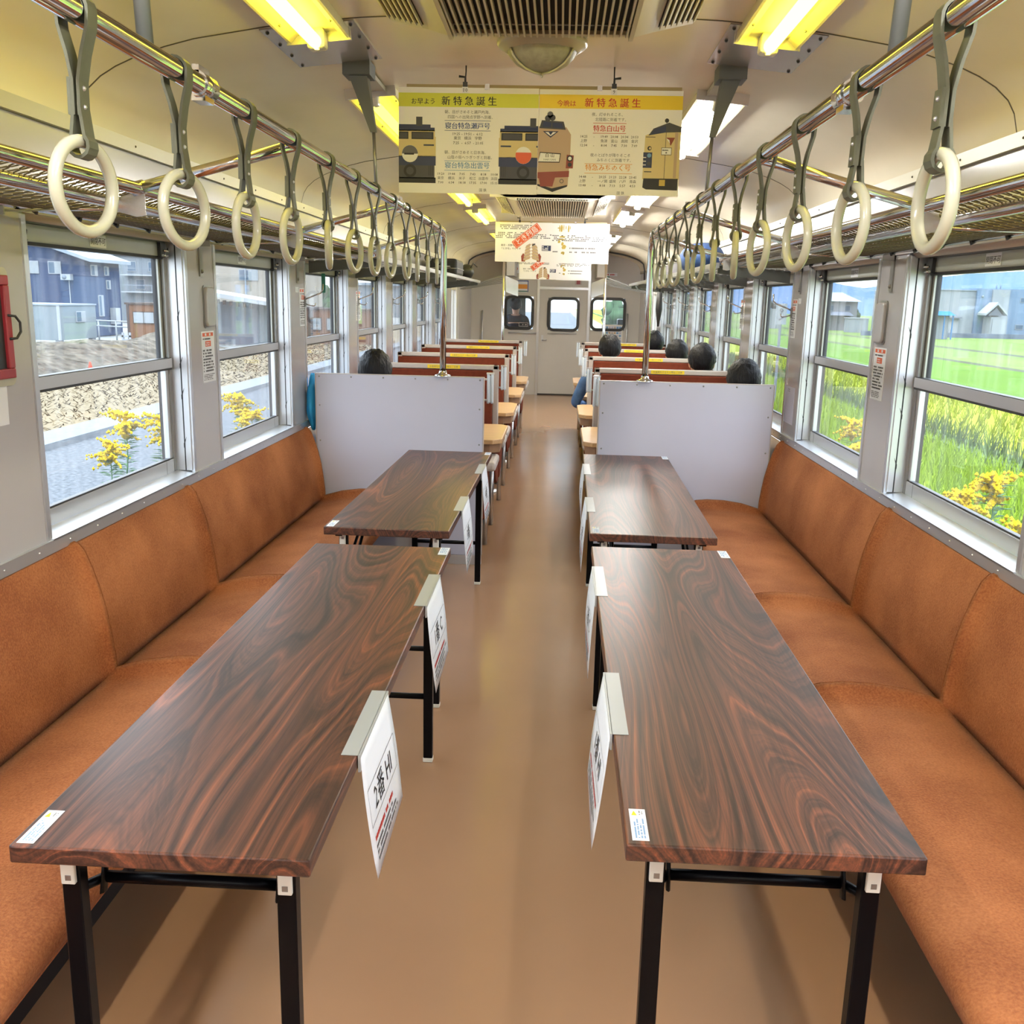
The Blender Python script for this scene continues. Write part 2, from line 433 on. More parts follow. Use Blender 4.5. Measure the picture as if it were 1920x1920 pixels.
for sd in (-1, 1):
    b = MB()
    def bx(x0, y0, z0, x1, y1, z1, m=0): b.box(sd*x0, y0, z0, sd*x1, y1, z1, m)
    bx(HX, Y0, 0, HX+.11, Y1+1.7, SILL-.05)
    bx(HX-.005, Y0, HEAD, HX+.11, Y1+1.7, 2.0)
    yy = Y0
    for a, c in WIN:
        bx(HX, yy, SILL-.05, HX+.11, a, HEAD); yy = c
    bx(HX, yy, SILL-.05, HX+.11, 12.75, HEAD)
    bx(HX, 13.75, SILL-.05, HX+.11, 14.2, HEAD); bx(HX, 14.2, SILL-.05, HX+.11, 15.75, HEAD)
    bx(HX, 15.75, SILL-.05, HX+.11, 16.2, 1.0); bx(HX, 16.9, SILL-.05, HX+.11, 17.3, HEAD); bx(HX, 16.2, SILL-.05, HX+.11, 16.9, 1.0)
    struct(b.build('wall_'+SIDE[sd], 'panel'))
    # edge strips of the pillars + cornice
    b = MB(); b.box(sd*(HX-.022), Y0, 1.945, sd*(HX+.0), Y1, 1.986)
    for y in [.3+.42*i for i in range(37)]: b.ball((sd*(HX-.0225), y, 1.965), .004, 6, 4, 1)
    k += 1; struct(b.build('trim_%d' % k, ['ceiling_strip', 'seam']))
    b = MB()
    bx(HX-.012, Y0, SILL-.036, HX+.002, 12.7, SILL)          # front face of the sill
    bx(HX-.004, Y0, SILL-.045, HX+.002, 12.7, SILL-.036, 1)
    for y in [.1+.17*i for i in range(74)]: b.ball((sd*(HX-.012), y, SILL-.018), .0035, 6, 4)
    k += 1; struct(b.build('trim_%d' % k, ['alu', 'rubber']))
    b = MB()
    for a, c in WIN:
        bx(HX-.005, a-.016, SILL, HX+.006, a+.006, HEAD-.005)
        bx(HX-.005, c-.006, SILL, HX+.006, c+.016, HEAD-.005)
    k += 1; struct(b.build('trim_%d' % k, 'alu'))
b = MB(); b.box(-HX-.1, Y0-.06, 0, HX+.1, Y0, 2.3); struct(b.build('wall_rear', 'end_wall'))

# ------------------------------------------------------------------ windows
def make_window(sd, a, c):
    r = thing('window', (sd*(HX+.05), a, SILL)); struct(r)
    def part(name, mat, fn, **k):
        q = MB(); fn(lambda x0, y0, z0, x1, y1, z1, m=0: q.box(sd*x0, y0, z0, sd*x1, y1, z1, m), q); return q.build(name, mat, r, **k)
    X = HX
    def sill(bx, q):
        q.hexa([(sd*(X-.012), a, SILL-.002), (sd*(X+.062), a, SILL+.004), (sd*(X+.062), c, SILL+.004), (sd*(X-.012), c, SILL-.002)][::sd], [(sd*(X-.012), a, SILL+.003), (sd*(X+.062), a, SILL+.010), (sd*(X+.062), c, SILL+.010), (sd*(X-.012), c, SILL+.003)][::sd])
    part('window_sill', 'alu', sill)
    def guides(bx, q):
        for y0, y1, e in ((a, a+.012, 1), (c-.012, c, -1)):
            bx(X+.004, y0, SILL+.01, X+.026, y1, HEAD-.01, 0)
            bx(X+.026, y0, SILL+.01, X+.031, y1-.001*e, HEAD-.01, 1)
            bx(X+.031, y0, SILL+.01, X+.064, y1, HEAD-.01, 0)
            for z in (.93, 1.12, 1.24, 1.42):
                w = y0 if e < 0 else y1
                q.prism([(sd*(X+.020), z+.018), (sd*(X+.032), z-.008), (sd*(X+.032), z-.026)], 'y', w-.0015, w+.0015, 1)
    part('blind_guide', ['alu', 'rubber'], guides)
    def frm(bx, q):
        for y0, y1 in ((a+.0, a+.035), (c-.035, c)):
            bx(X+.064, y0, SILL+.005, X+.085, y1, HEAD, 0)
            bx(X+.085, y0, SILL+.005, X+.112, y1, HEAD, 1)
        bx(X+.064, a, HEAD-.02, X+.112, c, HEAD+.02, 0)
    part('window_frame', ['alu_dark', 'rubber'], frm)
    def lower(bx, q):
        bx(X+.066, a+.02, SILL+.008, X+.088, c-.02, SILL+.058, 0)
        bx(X+.070, a+.03, SILL+.058, X+.088, c-.03, SILL+.064, 1)
        for y0, y1 in ((a+.03, a+.06), (c-.06, c-.03)): bx(X+.070, y0, SILL+.05, X+.09, y1, 1.235, 0)
        for y in (a+.105, c-.105): bx(X+.0655, y-.001, SILL+.008, X+.067, y+.001, SILL+.058, 1)
        bx(X+.058, a+.02, 1.218, X+.088, c-.02, 1.254, 0)
        bx(X+.060, a+.02, 1.210, X+.088, c-.02, 1.218, 1)
        bx(X+.060, a+.02, 1.254, X+.088, c-.02, 1.2565, 1)
    part('lower_sash', ['alu', 'rubber'], lower, bevel=.002, seg=1)
    part('glass', 'glass', lambda bx, q: bx(X+.079, a+.05, SILL+.05, X+.082, c-.05, 1.235))
    def upper(bx, q):
        bx(X+.064, a+.03, 1.632, X+.10, c-.03, 1.682, 0)
        bx(X+.068, a+.03, 1.622, X+.10, c-.03, 1.632, 1)
        for y0, y1 in ((a+.03, a+.052), (c-.052, c-.03)):
            bx(X+.085, y0, 1.22, X+.105, y1, 1.65, 1)
            bx(X+.078, y0+(.004 if y0 < a+.1 else -.004), 1.24, X+.085, y0+.012, 1.64, 0)
    part('upper_sash', ['header', 'rubber'], upper)
    part('glass', 'glass', lambda bx, q: bx(X+.094, a+.05, 1.22, X+.097, c-.05, 1.64))
    for yl in (a+.045, c-.085):
        def latch(bx, q):
            bx(X+.052, yl, 1.628, X+.066, yl+.045, 1.682, 0)
            q.tube([(sd*(X+.045), yl+.002, 1.634), (sd*(X+.045), yl+.046, 1.634)], .005, 6, 1)
            q.tube([(sd*(X+.046), yl+.012, 1.652), (sd*(X+.036), yl+.030, 1.650), (sd*(X+.042), yl+.042, 1.66)], .004, 6, 1)
        part('sash_latch', ['rubber', 'steel'], latch)
    q = MB(); q.tube([(sd*(X+.030), a+.006, 1.705), (sd*(X+.030), c-.006, 1.705)], .022, 12); q.build('roller_blind', 'roller', r)
    T = frame((sd*(X+.0635), (a+c)/2, 1.657), (0, -sd, 0), (0, 0, 1))
    q = MB(); q.rect(T, -.055, -.020, .055, .020, .0004, 0); q.text(T, '開閉不可', .026, 0, -.010, .0009, 1, bold=.01)
    q.build('notice_label', ['paper', 'ink'], r)
    return r
wi = 0
for sd in (-1, 1):
    for a, c in WIN:
        wi += 1
        make_window(sd, a, c).name = 'window_%d' % wi
# side doors near the cab, each with a tall pane
for sd in (-1, 1):
    d = thing('door_%d' % (1 if sd < 0 else 2), (sd*(HX+.05), 13.25, 0)); struct(d)
    b = MB()
    bx = lambda x0, y0, z0, x1, y1, z1, m=0: b.box(sd*x0, y0, z0, sd*x1, y1, z1, m)
    bx(HX+.03, 12.75, 0.0, HX+.07, 13.75, .85); bx(HX+.03, 12.75, 1.62, HX+.07, 13.75, 1.9)
    bx(HX+.03, 12.75, .85, HX+.07, 12.85, 1.62); bx(HX+.03, 13.65, .85, HX+.07, 13.75, 1.62); bx(HX+.03, 13.22, .85, HX+.07, 13.28, 1.62)
    b.build('door_leaf', 'end_wall', d)
    b = MB(); bx(HX+.045, 12.84, .84, HX+.05, 13.66, 1.63); b.build('glass', 'glass', d)
# ------------------------------------------------------------------ bulkhead of the driver's cab
Y = 15.6
win_l, win_r, dw = (-.80, -.35, 1.05, 1.56), (.58, 1.12, 1.06, 1.56), (-.11, .38, 1.04, 1.55)
b = MB()
D0, D1, DT = -.25, .52, 1.68
def wall_with_hole(x0, x1, z0, z1, h):
    b.box(x0, Y, z0, h[0], Y+.05, z1); b.box(h[1], Y, z0, x1, Y+.05, z1)
    b.box(h[0], Y, z0, h[1], Y+.05, h[2]); b.box(h[0], Y, h[3], h[1], Y+.05, z1)
wall_with_hole(-HX, D0-.04, 0, DT+.04, win_l); wall_with_hole(D1+.04, HX, 0, DT+.04, win_r)
b.box(-HX, Y, DT+.04, HX, Y+.05, 2.28)
struct(b.build('wall_end', 'end_wall'))
b = MB(); b.box(D0-.04, Y-.015, 0, D0, Y+.05, 1.98); b.box(D1, Y-.015, 0, D1+.04, Y+.05, 1.98); b.box(D0, Y-.015, DT, D1, Y+.05, DT+.04)
struct(b.build('trim_40', 'alu'))
def ring_frame(cx0, cx1, cz0, cz1, y, w, rad):
    def rr(e):
        x0, x1, z0, z1 = cx0-e, cx1+e, cz0-e, cz1+e; rd = rad+e; o = []
        for cx, cz, a0 in ((x1-rd, z1-rd, 0), (x0+rd, z1-rd, 90), (x0+rd, z0+rd, 180), (x1-rd, z0+rd, 270)):
            for k in range(6):
                a = math.radians(a0+18*k); o.append((cx+rd*math.cos(a), cz+rd*math.sin(a)))
        return o
    return rr(0), rr(w)
def gasket(h, y, name, parent=None):
    i, o2 = ring_frame(h[0]+.03, h[1]-.03, h[2]+.03, h[3]-.03, y, .045, .06); q = MB(); n = len(i)
    for yy in (y-.02, y):
        q.v += [Vector((p[0], yy, p[1])) for p in i]+[Vector((p[0], yy, p[1])) for p in o2]
    for k in range(n):
        j = (k+1) % n
        for f in ([k, j, n+j, n+k], [2*n+k, 2*n+n+k, 2*n+n+j, 2*n+j], [n+k, n+j, 3*n+j, 3*n+k], [k, 2*n+k, 2*n+j, j]):
            q.f.append(f); q.m.append(0); q.s.append(False)
    return q.build(name, 'rubber', parent)
for nm, h in (('window_30', win_l), ('window_31', win_r)):
    r = thing(nm, ((h[0]+h[1])/2, Y, h[2])); struct(r)
    gasket(h, Y, 'window_gasket', r)
    b = MB(); b.box(h[0], Y+.02, h[2], h[1], Y+.024, h[3]); b.build('glass', 'glass_cab', r)
d = thing('door_3', ((D0+D1)/2, Y, 0)); struct(d)
b = MB()
for x0, x1, z0, z1 in ((D0, dw[0], .02, DT), (dw[1], D1, .02, DT), (dw[0], dw[1], .02, dw[2]), (dw[0], dw[1], dw[3], DT)): b.box(x0, Y+.005, z0, x1, Y+.045, z1)
b.build('door_leaf', 'end_wall', d)
gasket(dw, Y+.005, 'window_gasket', d)
b = MB(); b.box(dw[0], Y+.02, dw[2], dw[1], Y+.024, dw[3]); b.build('glass', 'glass_cab', d)
b = MB(); b.box(D0+.04, Y-.008, .86, D0+.075, Y+.006, .96); b.tube([(D0+.055, Y-.03, .885), (D0+.13, Y-.03, .885)], .010, 8); b.tube([(D0+.055, Y, .885), (D0+.055, Y-.03, .885)], .009, 8)
b.build('door_handle', 'alu', d)
b = MB(); b.box(-.11, Y-.02, .985, .36, Y+.006, .998); b.build('grab_ledge', 'alu_dark', d)
b = MB(); b.box(D0, Y-.004, 0, D1, Y+.05, .022); b.build('threshold', 'rubber', d)
# the driver's cab beyond: side strips and windscreen posts
b = MB()
for x0, x1 in ((-1.45, -.53), (-.16, -.08), (.42, .50), (1.2, 1.45)): b.box(x0, 17.2, 0, x1, 17.26, 2.28)
b.box(-1.45, 17.2, 0, 1.45, 17.26, .98); b.box(-1.45, 17.2, 1.72, 1.45, 17.26, 2.28)
struct(b.build('wall_front', 'rack_grey'))
b = MB(); b.box(-1.15, 17.22, .98, 1.2, 17.225, 1.72); g = b.build('window_32', 'glass_cab'); struct(g)
b = MB(); b.box(.55, 16.7, .0, 1.3, 17.15, .98); b.box(1.0, 16.75, .98, 1.3, 17.1, 1.12); b.box(1.08, 16.75, 1.12, 1.3, 17.1, 1.22)
tag(b.build('control_desk', 'rubber', bevel=.02), 'dark control desk seen through the right cab window', 'desk')

# ================================================================== LONG BENCHES
def bench(sd):
    r = thing('bench_seat', (sd*1.1, 3.0, 0), 'long brown velour bench seat along the %s windows' % SIDE[sd], 'bench')
    b = MB(); b.box(sd*1.0, -3.3, 0, sd*1.345, 5.28, .285); b.build('plinth', 'rubber', r)
    b = MB(); b.box(sd*.835, -3.3, .262, sd*1.3, 5.285, .30); b.build('seat_board', 'velour', r, bevel=.008)
    segs = [(-3.3, -.9), (-.9, .88), (.88, 2.655), (2.655, 3.535), (3.535, 5.285)]
    def loft(prof, y0, y1, fn):
        y0 += .003; y1 -= .003; b = MB(); L = y1-y0; N = 44
        ts = [0, .004, .01, .018, .03, .045, .065, .09, .12, .16]
        ys_ = [t for t in ts]+[.16+(L-.32)*i/16 for i in range(1, 16)]+[L-t for t in ts[::-1]]
        n = len(prof)
        for t in ys_:
            e = min(t, L-t); fall = (1-math.sqrt(max(0, 1-(1-min(e, .07)/.07)**2.3)))
            b.v += [Vector((sd*p[0], y0+t, p[1])) for p in (fn(q, fall, t/L) for q in prof)]
        for i in range(len(ys_)-1):
            for k in range(n):
                j = (k+1) % n; f = [i*n+k, i*n+j, (i+1)*n+j, (i+1)*n+k]
                b.f.append(f if sd > 0 else f[::-1]); b.m.append(0); b.s.append(True)
        for i, rv in ((0, 0), (len(ys_)-1, 1)):
            f = [i*n+k for k in range(n)]; b.f.append(f[::-1] if (rv == 0) == (sd > 0) else f); b.m.append(0); b.s.append(False)
        return b
    seat = [(1.27, .372), (1.22, .392), (1.13, .418), (1.03, .432), (.94, .434), (.88, .428), (.835, .414), (.808, .392), (.797, .362), (.799, .325), (.806, .298), (1.0, .29), (1.27, .29)]
    def fs(q, fall, t):
        k = max(0, (q[1]-.30))/.13
        return (q[0]+(1-fall)*.010*(1 if q[0] < .84 else 0), q[1]-(1-fall)*.050*k)
    back = [(1.345, .770), (1.332, .778), (1.318, .774), (1.300, .752), (1.280, .70), (1.262, .64), (1.246, .57), (1.236, .50), (1.228, .43), (1.226, .38), (1.234, .345), (1.345, .345)]
    def fb(q, fall, t):
        front = 0 if q[0] > 1.34 else 1
        return (q[0]+(1-fall)*.034*front*(1 if q[1] < .765 else .5), q[1]-(1-fall)*.010*(1 if q[1] > .76 else 0))
    for y0, y1 in segs:
        loft(seat, y0, y1, fs).build('seat', 'velour', r)
        loft(back, y0, y1, fb).build('backrest', 'velour', r)
for sd in (-1, 1): bench(sd)

# ================================================================== FOLDING TABLES
def make_table():
    W_, L_, H = .45, 1.8, .70
    r = thing('folding_table', (0, 0, 0))
    b = MB(); b.box(0, 0, H-.029, W_, L_, H); b.build('tabletop', 'rosewood', r, bevel=.003)
    b = MB(); b.box(.03, .05, H-.045, .055, L_-.05, H-.029); b.box(W_-.055, .05, H-.045, W_-.03, L_-.05, H-.029); b.build('under_rail', 'black', r)
    for yy, e in ((.075, 1), (L_-.13, -1)):
        for x in (.055, W_-.055):
            b = MB(); b.box(x-.015, yy-.013, .012, x+.015, yy+.013, H-.03); leg = b.build('leg', 'black', r, bevel=.002, seg=1)
            b = MB(); b.box(x-.016, yy-.014, 0, x+.016, yy+.014, .016); b.build('foot_cap', 'white_plastic', leg, bevel=.002, seg=1)
            b = MB(); yf = yy-.013*e
            b.box(x-.011, yf-.008*e, H-.098, x+.011, yf, H-.040)
            b.box(x-.005, yf-.0085*e, H-.058, x+.006, yf-.006*e, H-.047, 1); b.box(x-.005, yf-.0085*e, H-.092, x+.006, yf-.006*e, H-.081, 1)
            b.build('leg_clip', ['white_plastic', 'alu_dark'], leg, bevel=.002, seg=1)
        b = MB(); ym = yy+.045*e
        b.tube([(.085, ym, .575), (W_-.085, ym, .575)], .010, 10); b.build('pivot_bar', 'black', r)
        b = MB(); b.tube([(.055, yy, .228), (W_-.055, yy, .228)], .010, 10); b.build('stretcher', 'black', r)
        for x in (.082, W_-.082):
            b = MB(); b.tube([(x, ym-.012*e, .555), (x, ym, .60), (x, ym+.14*e, H-.04)], .01, 6, flat=(.004, .013)); b.tube([(x, ym, .575), (x+(.027 if x > .2 else -.027), yy+.01*e, .575)], .008, 6); b.tube([(x-.010 if x > .2 else x+.010, ym+.03*e, .58), (x-.010 if x > .2 else x+.010, ym+.17*e, H-.04)], .006, 6)
            b.build('folding_brace', 'black', r)
    return r
tabs = [('near left', -.7075, 1.225, -.0020, 0, 'long rosewood folding table beside the left bench, nearest the camera'),
        ('near right', .2072, 1.3065, -.0022, 1, 'long rosewood folding table beside the right bench, nearest the camera'),
        ('far left', -.7356, 3.2554, -.0137, 0, 'rosewood folding table beside the left bench, against the left partition'),
        ('far right', .2113, 3.2876, -.0101, 1, 'rosewood folding table beside the right bench, against the right partition')]
proto = make_table(); TAB = []
def caution_label(r, T, big):
    b = MB(); w, h = (.092, .026) if big else (.088, .030)
    if big:
        b.slab(T, [(0, 0), (w, 0), (w, h), (0, h)], .0006, 0)
        b.sheet(T, [(w-.020, h-.012), (w-.006, h-.0075), (w-.020, h-.003)], .0009, 1)
        b.scribble(T, w-.018, .004, .014, .008, 2, 2, .0009); b.scribble(T, .006, .004, w-.034, h-.008, 4, 3, .0009)
    else:
        b.slab(T, [(0, 0), (w, 0), (w, h), (0, h)], .0006, 0); b.scribble(T, .006, .004, w-.012, h-.008, 4, 3, .0009)
    return b.build('caution_label', ['paper', 'yellow', 'ink_grey', 'ink_lblue'], r)
for i, (nm, x, y, a, side, lab) in enumerate(tabs):
    t = proto if i == 0 else copy_tree(proto)
    t.location = (x, y, 0); t.rotation_euler = (0, 0, a); TAB.append(t)
    tag(t, lab, 'table', 'rosewood folding tables')
for i, t in enumerate(TAB):     # caution labels at opposite corners of each top
    near_x = .004 if i % 2 == 0 else .012
    if i % 2 == 0:
        caution_label(t, frame((.034, .008, .70), (0, 1, 0), (-1, 0, 0)), True)
        caution_label(t, frame((.418, 1.795, .70), (0, -1, 0), (1, 0, 0)), False)
    else:
        caution_label(t, frame((.036, .012, .70), (0, 1, 0), (-1, 0, 0)), True)
        caution_label(t, frame((.418, 1.795, .70), (0, -1, 0), (1, 0, 0)), False)
# paper seat notices taped to the aisle edges
def notice(x, y0, y1, sd, head, lab, sway):
    r = thing('paper_notice', (x, (y0+y1)/2, .70), lab, 'notice')
    L = y1-y0; n, m = 9, 9; b = MB()
    out = sd                                            # away from the table
    def pt(i, j, e=0):
        t, s = i/(n-1), j/(m-1)
        bulge = out*(.004+.002+sway*s*s+.010*math.sin(PI*s)*(.4+.6*t))
        return Vector((x+bulge+out*e, y0+L*t, .700-.236*s-.012*s*(1-t)))
    for j in range(m):
        for i in range(n): b.v.append(pt(i, j))
    for j in range(m-1):
        for i in range(n-1): b.f.append([j*n+i, j*n+i+1, (j+1)*n+i+1, (j+1)*n+i]); b.m.append(0); b.s.append(True)
    sh = b.build('sheet', 'paper', r)
    md = sh.modifiers.new('t', 'SOLIDIFY'); md.thickness = .0004; md.offset = -out
    b = MB(); b.box(x-out*.028, y0-.004, .7003, x+out*.0035, y1+.004, .7012); b.box(x+out*.0025, y0-.004, .668, x+out*.0068, y1+.004, .7012); b.build('tape_strip', 'tape', r)
    # printing follows the sheet
    def emb(q, e=.0012):
        for k, v in enumerate(q.v):
            t = v.x/L if out > 0 else 1-v.x/L
            p = pt(t*(n-1), (.236-v.y)/.236*(m-1), e); q.v[k] = p
        return q
    I = Matrix.Identity(4)
    q = MB(); ol = .0012
    for a0, b0, a1, b1 in ((.02, .155, L-.02, .155+ol), (.02, .085, L-.02, .085+ol), (.02, .085, .02+ol, .155), (L-.02-ol, .085, L-.02, .155)):
        for s in range(8): q.rect(I, a0+(a1-a0)*s/8, b0, a0+(a1-a0)*(s+1)/8, b1)
    q.text(I, head, .058, L/2, .100, 0, 0, bold=.004)
    emb(q).build('heading', 'ink', r)
    q = MB(); q.scribble(I, .03, .052, L-.06, .016, 1, 0, fill=.9); emb(q).build('red_line', 'ink_red', r)
    q = MB(); q.scribble(I, .03, .016, L-.06, .034, 3, 0, fill=.85); emb(q).build('small_print', 'ink_grey', r)
notice(-.2575, 1.555, 1.835, 1, '2番 HI', 'white paper notice reading 2番 HI taped to the near left table', .030)
notice(-.2555, 2.41, 2.70, 1, '1番 C', 'white paper notice taped near the far end of the near left table', .026)
notice(.2085, 1.685, 1.985, -1, '1番 HI', 'white paper notice reading 番 HI taped to the near right table', .026)
notice(.2115, 2.556, 2.85, -1, '2番 C', 'white paper notice taped near the far end of the near right table', .012)
notice(-.279, 3.585, 3.853, 1, '3番', 'white paper notice taped near the front end of the far left table', .022)
notice(-.2685, 4.40, 4.66, 1, '4番', 'white paper notice taped near the partition end of the far left table', .022)
notice(.2165, 3.645, 3.92, -1, '3番', 'white paper notice taped near the front end of the far right table', .014)
notice(.2255, 4.47, 4.76, -1, '4番', 'white paper notice taped near the partition end of the far right table', .004)
# ================================================================== PARTITIONS
YP = 5.305
for sd, x0, x1 in ((-1, .331, 1.275), (1, .316, 1.268)):
    r = thing('partition', (sd*.8, YP, 0), 'pale lavender half-height partition behind the far %s table' % SIDE[sd], 'partition')
    b = MB(); b.box(sd*x0, YP, .055, sd*x1, YP+.035, 1.076); b.build('panel', 'part_panel', r, bevel=.002, seg=1)
    b = MB(); b.box(sd*x0, YP-.004, 0, sd*x1, YP+.03, .055); b.build('kick_strip', 'alu', r)
    b = MB(); b.box(sd*(x0-.004), YP-.001, .055, sd*x0, YP+.036, 1.078); b.box(sd*x0, YP+.001, 1.076, sd*x1, YP+.034, 1.0785); b.box(sd*x1, YP-.001, .055, sd*(x1+.004), YP+.036, 1.078); b.build('edge_trim', 'seat_trim', r)
    b = MB()
    for i in range(6): b.ball((sd*(x0+.02+(x1-x0-.04)*i/5), YP, 1.062), .005, 6, 4)
    for z in (.9, .7, .5):
        b.ball((sd*(x0+.02), YP, z), .005, 6, 4); b.ball((sd*(x1-.02), YP, z), .005, 6, 4)
    b.build('screw', 'alu_dark', r)
# ================================================================== GRAB RAILS, POLES AND STRAPS
XR, ZR = .555, 1.853
def grab_rail(sd):
    r = thing('grab_rail', (sd*XR, 3, ZR), 'polished steel strap rail with a pole, above the %s tables' % SIDE[sd], 'rail')
    b = MB(); pts = [(sd*XR, -3.2, ZR), (sd*XR, 5.18, ZR)]
    for k in range(1, 7):
        a = PI/2*k/6; pts.append((sd*XR, 5.18+.11*math.sin(a), ZR-.11*(1-math.cos(a))))
    pts += [(sd*(XR+.004), 5.31, 1.55), (sd*(XR+.006), 5.322, 1.085)]
    b.tube(pts, .0172, 14); b.build('rail_pipe', 'steel', r)
    b = MB(); b.lathe([(.045, 0), (.045, .006), (.024, .012), (.020, .03)], (sd*(XR+.006), 5.322, 1.079), 16); b.build('pole_foot', 'steel', r)
    for y in (1.72, 3.82):
        b = MB(); b.tube([(sd*XR, y, ZR), (sd*XR, y+.06, ZR)], .0215, 12); b.box(sd*XR-.006, y, ZR+.015, sd*XR+.006, y+.05, ZR+.030); b.box(sd*XR-.012, y+.008, ZR-.027, sd*XR+.012, y+.052, ZR-.018); b.build('joint_collar', 'steel', r)
    for y in ((.94, 2.36, 3.80, 5.22) if sd < 0 else (1.01, 2.455, 3.86, 5.22)):
        b = MB(); b.tube([(sd*XR, y, ZR-.004), (sd*.955, y, 1.742)], .0135, 10); b.tube([(sd*.93, y, 1.749), (sd*.958, y, 1.741)], .017, 10); b.build('cross_pipe', 'steel', r)
    for y in (1.52, 3.36):
        zc = ceil_z(XR+.06)
        b = MB(); x = sd*(XR+.055)
        b.hexa([(x-.045, y-.05, zc), (x+.045, y-.05, zc), (x+.045, y+.05, zc), (x-.045, y+.05, zc)], [(x-.045, y-.05, zc-.045), (x+.045, y-.05, zc-.045), (x+.045, y+.05, zc-.045), (x-.045, y+.05, zc-.045)][::1])
        x2 = sd*(XR+.008)
        b.hexa([(x-.030, y-.028, zc-.04), (x+.030, y-.028, zc-.04), (x+.030, y+.028, zc-.04), (x-.030, y+.028, zc-.04)], [(x2-.010, y-.008, zc-.215), (x2+.010, y-.008, zc-.215), (x2+.010, y+.008, zc-.215), (x2-.010, y+.008, zc-.215)])
        b.build('hanger_bracket', 'rack_grey' if y < 2 else 'rack_grey', r)
        b = MB(); b.tube([(x2, y, zc-.20), (sd*XR, y, ZR)], .006 if y > 2 else .012, 8); b.build('hanger_rod', 'alu_dark' if y > 2 else 'rack_grey', r)
for sd in (-1, 1): grab_rail(sd)
def make_strap():
    r = thing('hand_strap', (0, 0, 0))
    b = MB(); w = .013
    def band(pts):
        b.tube(pts, .01, 4, flat=(.0021*1.4, w*1.4), sm=False)
    # the belt goes over the rail, meets below it, and opens round the ring
    R0 = .0205
    loop = [(-R0*math.cos(a), 0, R0*math.sin(a)) for a in [math.radians(t) for t in range(-10, 191, 20)]]
    left = [(-.004, 0, -.128), (-.004, 0, -.085), (-.010, 0, -.052), (-.019, 0, -.020)]
    right = [(.019, 0, -.020), (.010, 0, -.052), (.004, 0, -.085), (.004, 0, -.128)]
    def ribbon(pts, wid=w, th=.0022):
        n = len(pts); o = len(b.v)
        for i, p in enumerate(pts):
            p = Vector(p); t = (Vector(pts[min(i+1, n-1)])-Vector(pts[max(i-1, 0)])).normalized(); nn = Vector((t.z, 0, -t.x))
            for s_, e in ((-wid, th), (wid, th), (wid, -th), (-wid, -th)): b.v.append(p+Vector((0, s_, 0))+nn*e)
        for i in range(n-1):
            for k in range(4):
                q = (k+1) % 4; b.f.append([o+i*4+k, o+i*4+q, o+(i+1)*4+q, o+(i+1)*4+k]); b.m.append(0); b.s.append(False)
        b.f.append([o, o+1, o+2, o+3]); b.f.append([o+(n-1)*4+k for k in (3, 2, 1, 0)]); b.m += [0, 0]; b.s += [False, False]
    ribbon(left+loop+right)
    RT = .0075
    cz = -.165
    low = [(-.004, 0, -.118)]+[(-.0135*math.sin(math.radians(a)) if a < 181 else .0135*math.sin(math.radians(a-180)), 0, cz+.015*(math.cos(math.radians(a)) if a < 181 else -math.cos(math.radians(a-180)))) for a in (40, 70, 100, 130, 160, 180, 200, 230, 260, 290, 320)]+[(.004, 0, -.118)]
    ribbon(low)
    ribbon([(-.0085, 0, -.128), (-.0085, 0, -.082)])
    b.build('belt', 'strap', r)
    b = MB()
    for z in (-.094, -.117):
        for x in (-.011, .0065): b.ball((x, -.002, z), .0035, 6, 4)
    b.build('rivet', 'alu', r)
    b = MB(); Rr = .0575; c = cz-.006-Rr+.012
    b.tube([(0, Rr*math.sin(2*PI*k/36), c+Rr*math.cos(2*PI*k/36)) for k in range(36)], .0088, 10, closed=True); b.build('ring', 'ring', r)
    return r
sp = make_strap(); first = True
YL = [1.305, 1.635, 1.975, 2.305, 2.650, 2.985, 3.32, 3.655, 3.99, 4.325, 4.66, 4.99]
YR = [1.300, 1.650, 2.045, 2.395, 2.745, 3.09, 3.43, 3.77, 4.10, 4.42, 4.74, 5.06]
TWL = [-11, -14, -3, -4, 11, -8, -4, -6, -3, 7, 7, 7]
TWR = [0, -6, -8, -9, 9, 8, -10, 7, -12, -12, -12, 6]
for sd, YS, TW in ((-1, YL, TWL), (1, YR, TWR)):
    for i, y in enumerate(YS):
        s = sp if first else copy_tree(sp); first = False
        s.location = (sd*XR, y, ZR); s.rotation_euler = (0, math.radians(random.uniform(-1.5, 1.5)), 0)
        for ch in s.children:
            if ch.name.startswith('ring'):
                ch.rotation_euler = (0, 0, math.radians(TW[i]*(1 if sd < 0 else -1)))
        tag(s, 'cream ring hand strap, %s from the front on the %s rail' % (ORD[i], SIDE[sd]), 'hand strap', 'hand straps on the strap rails')
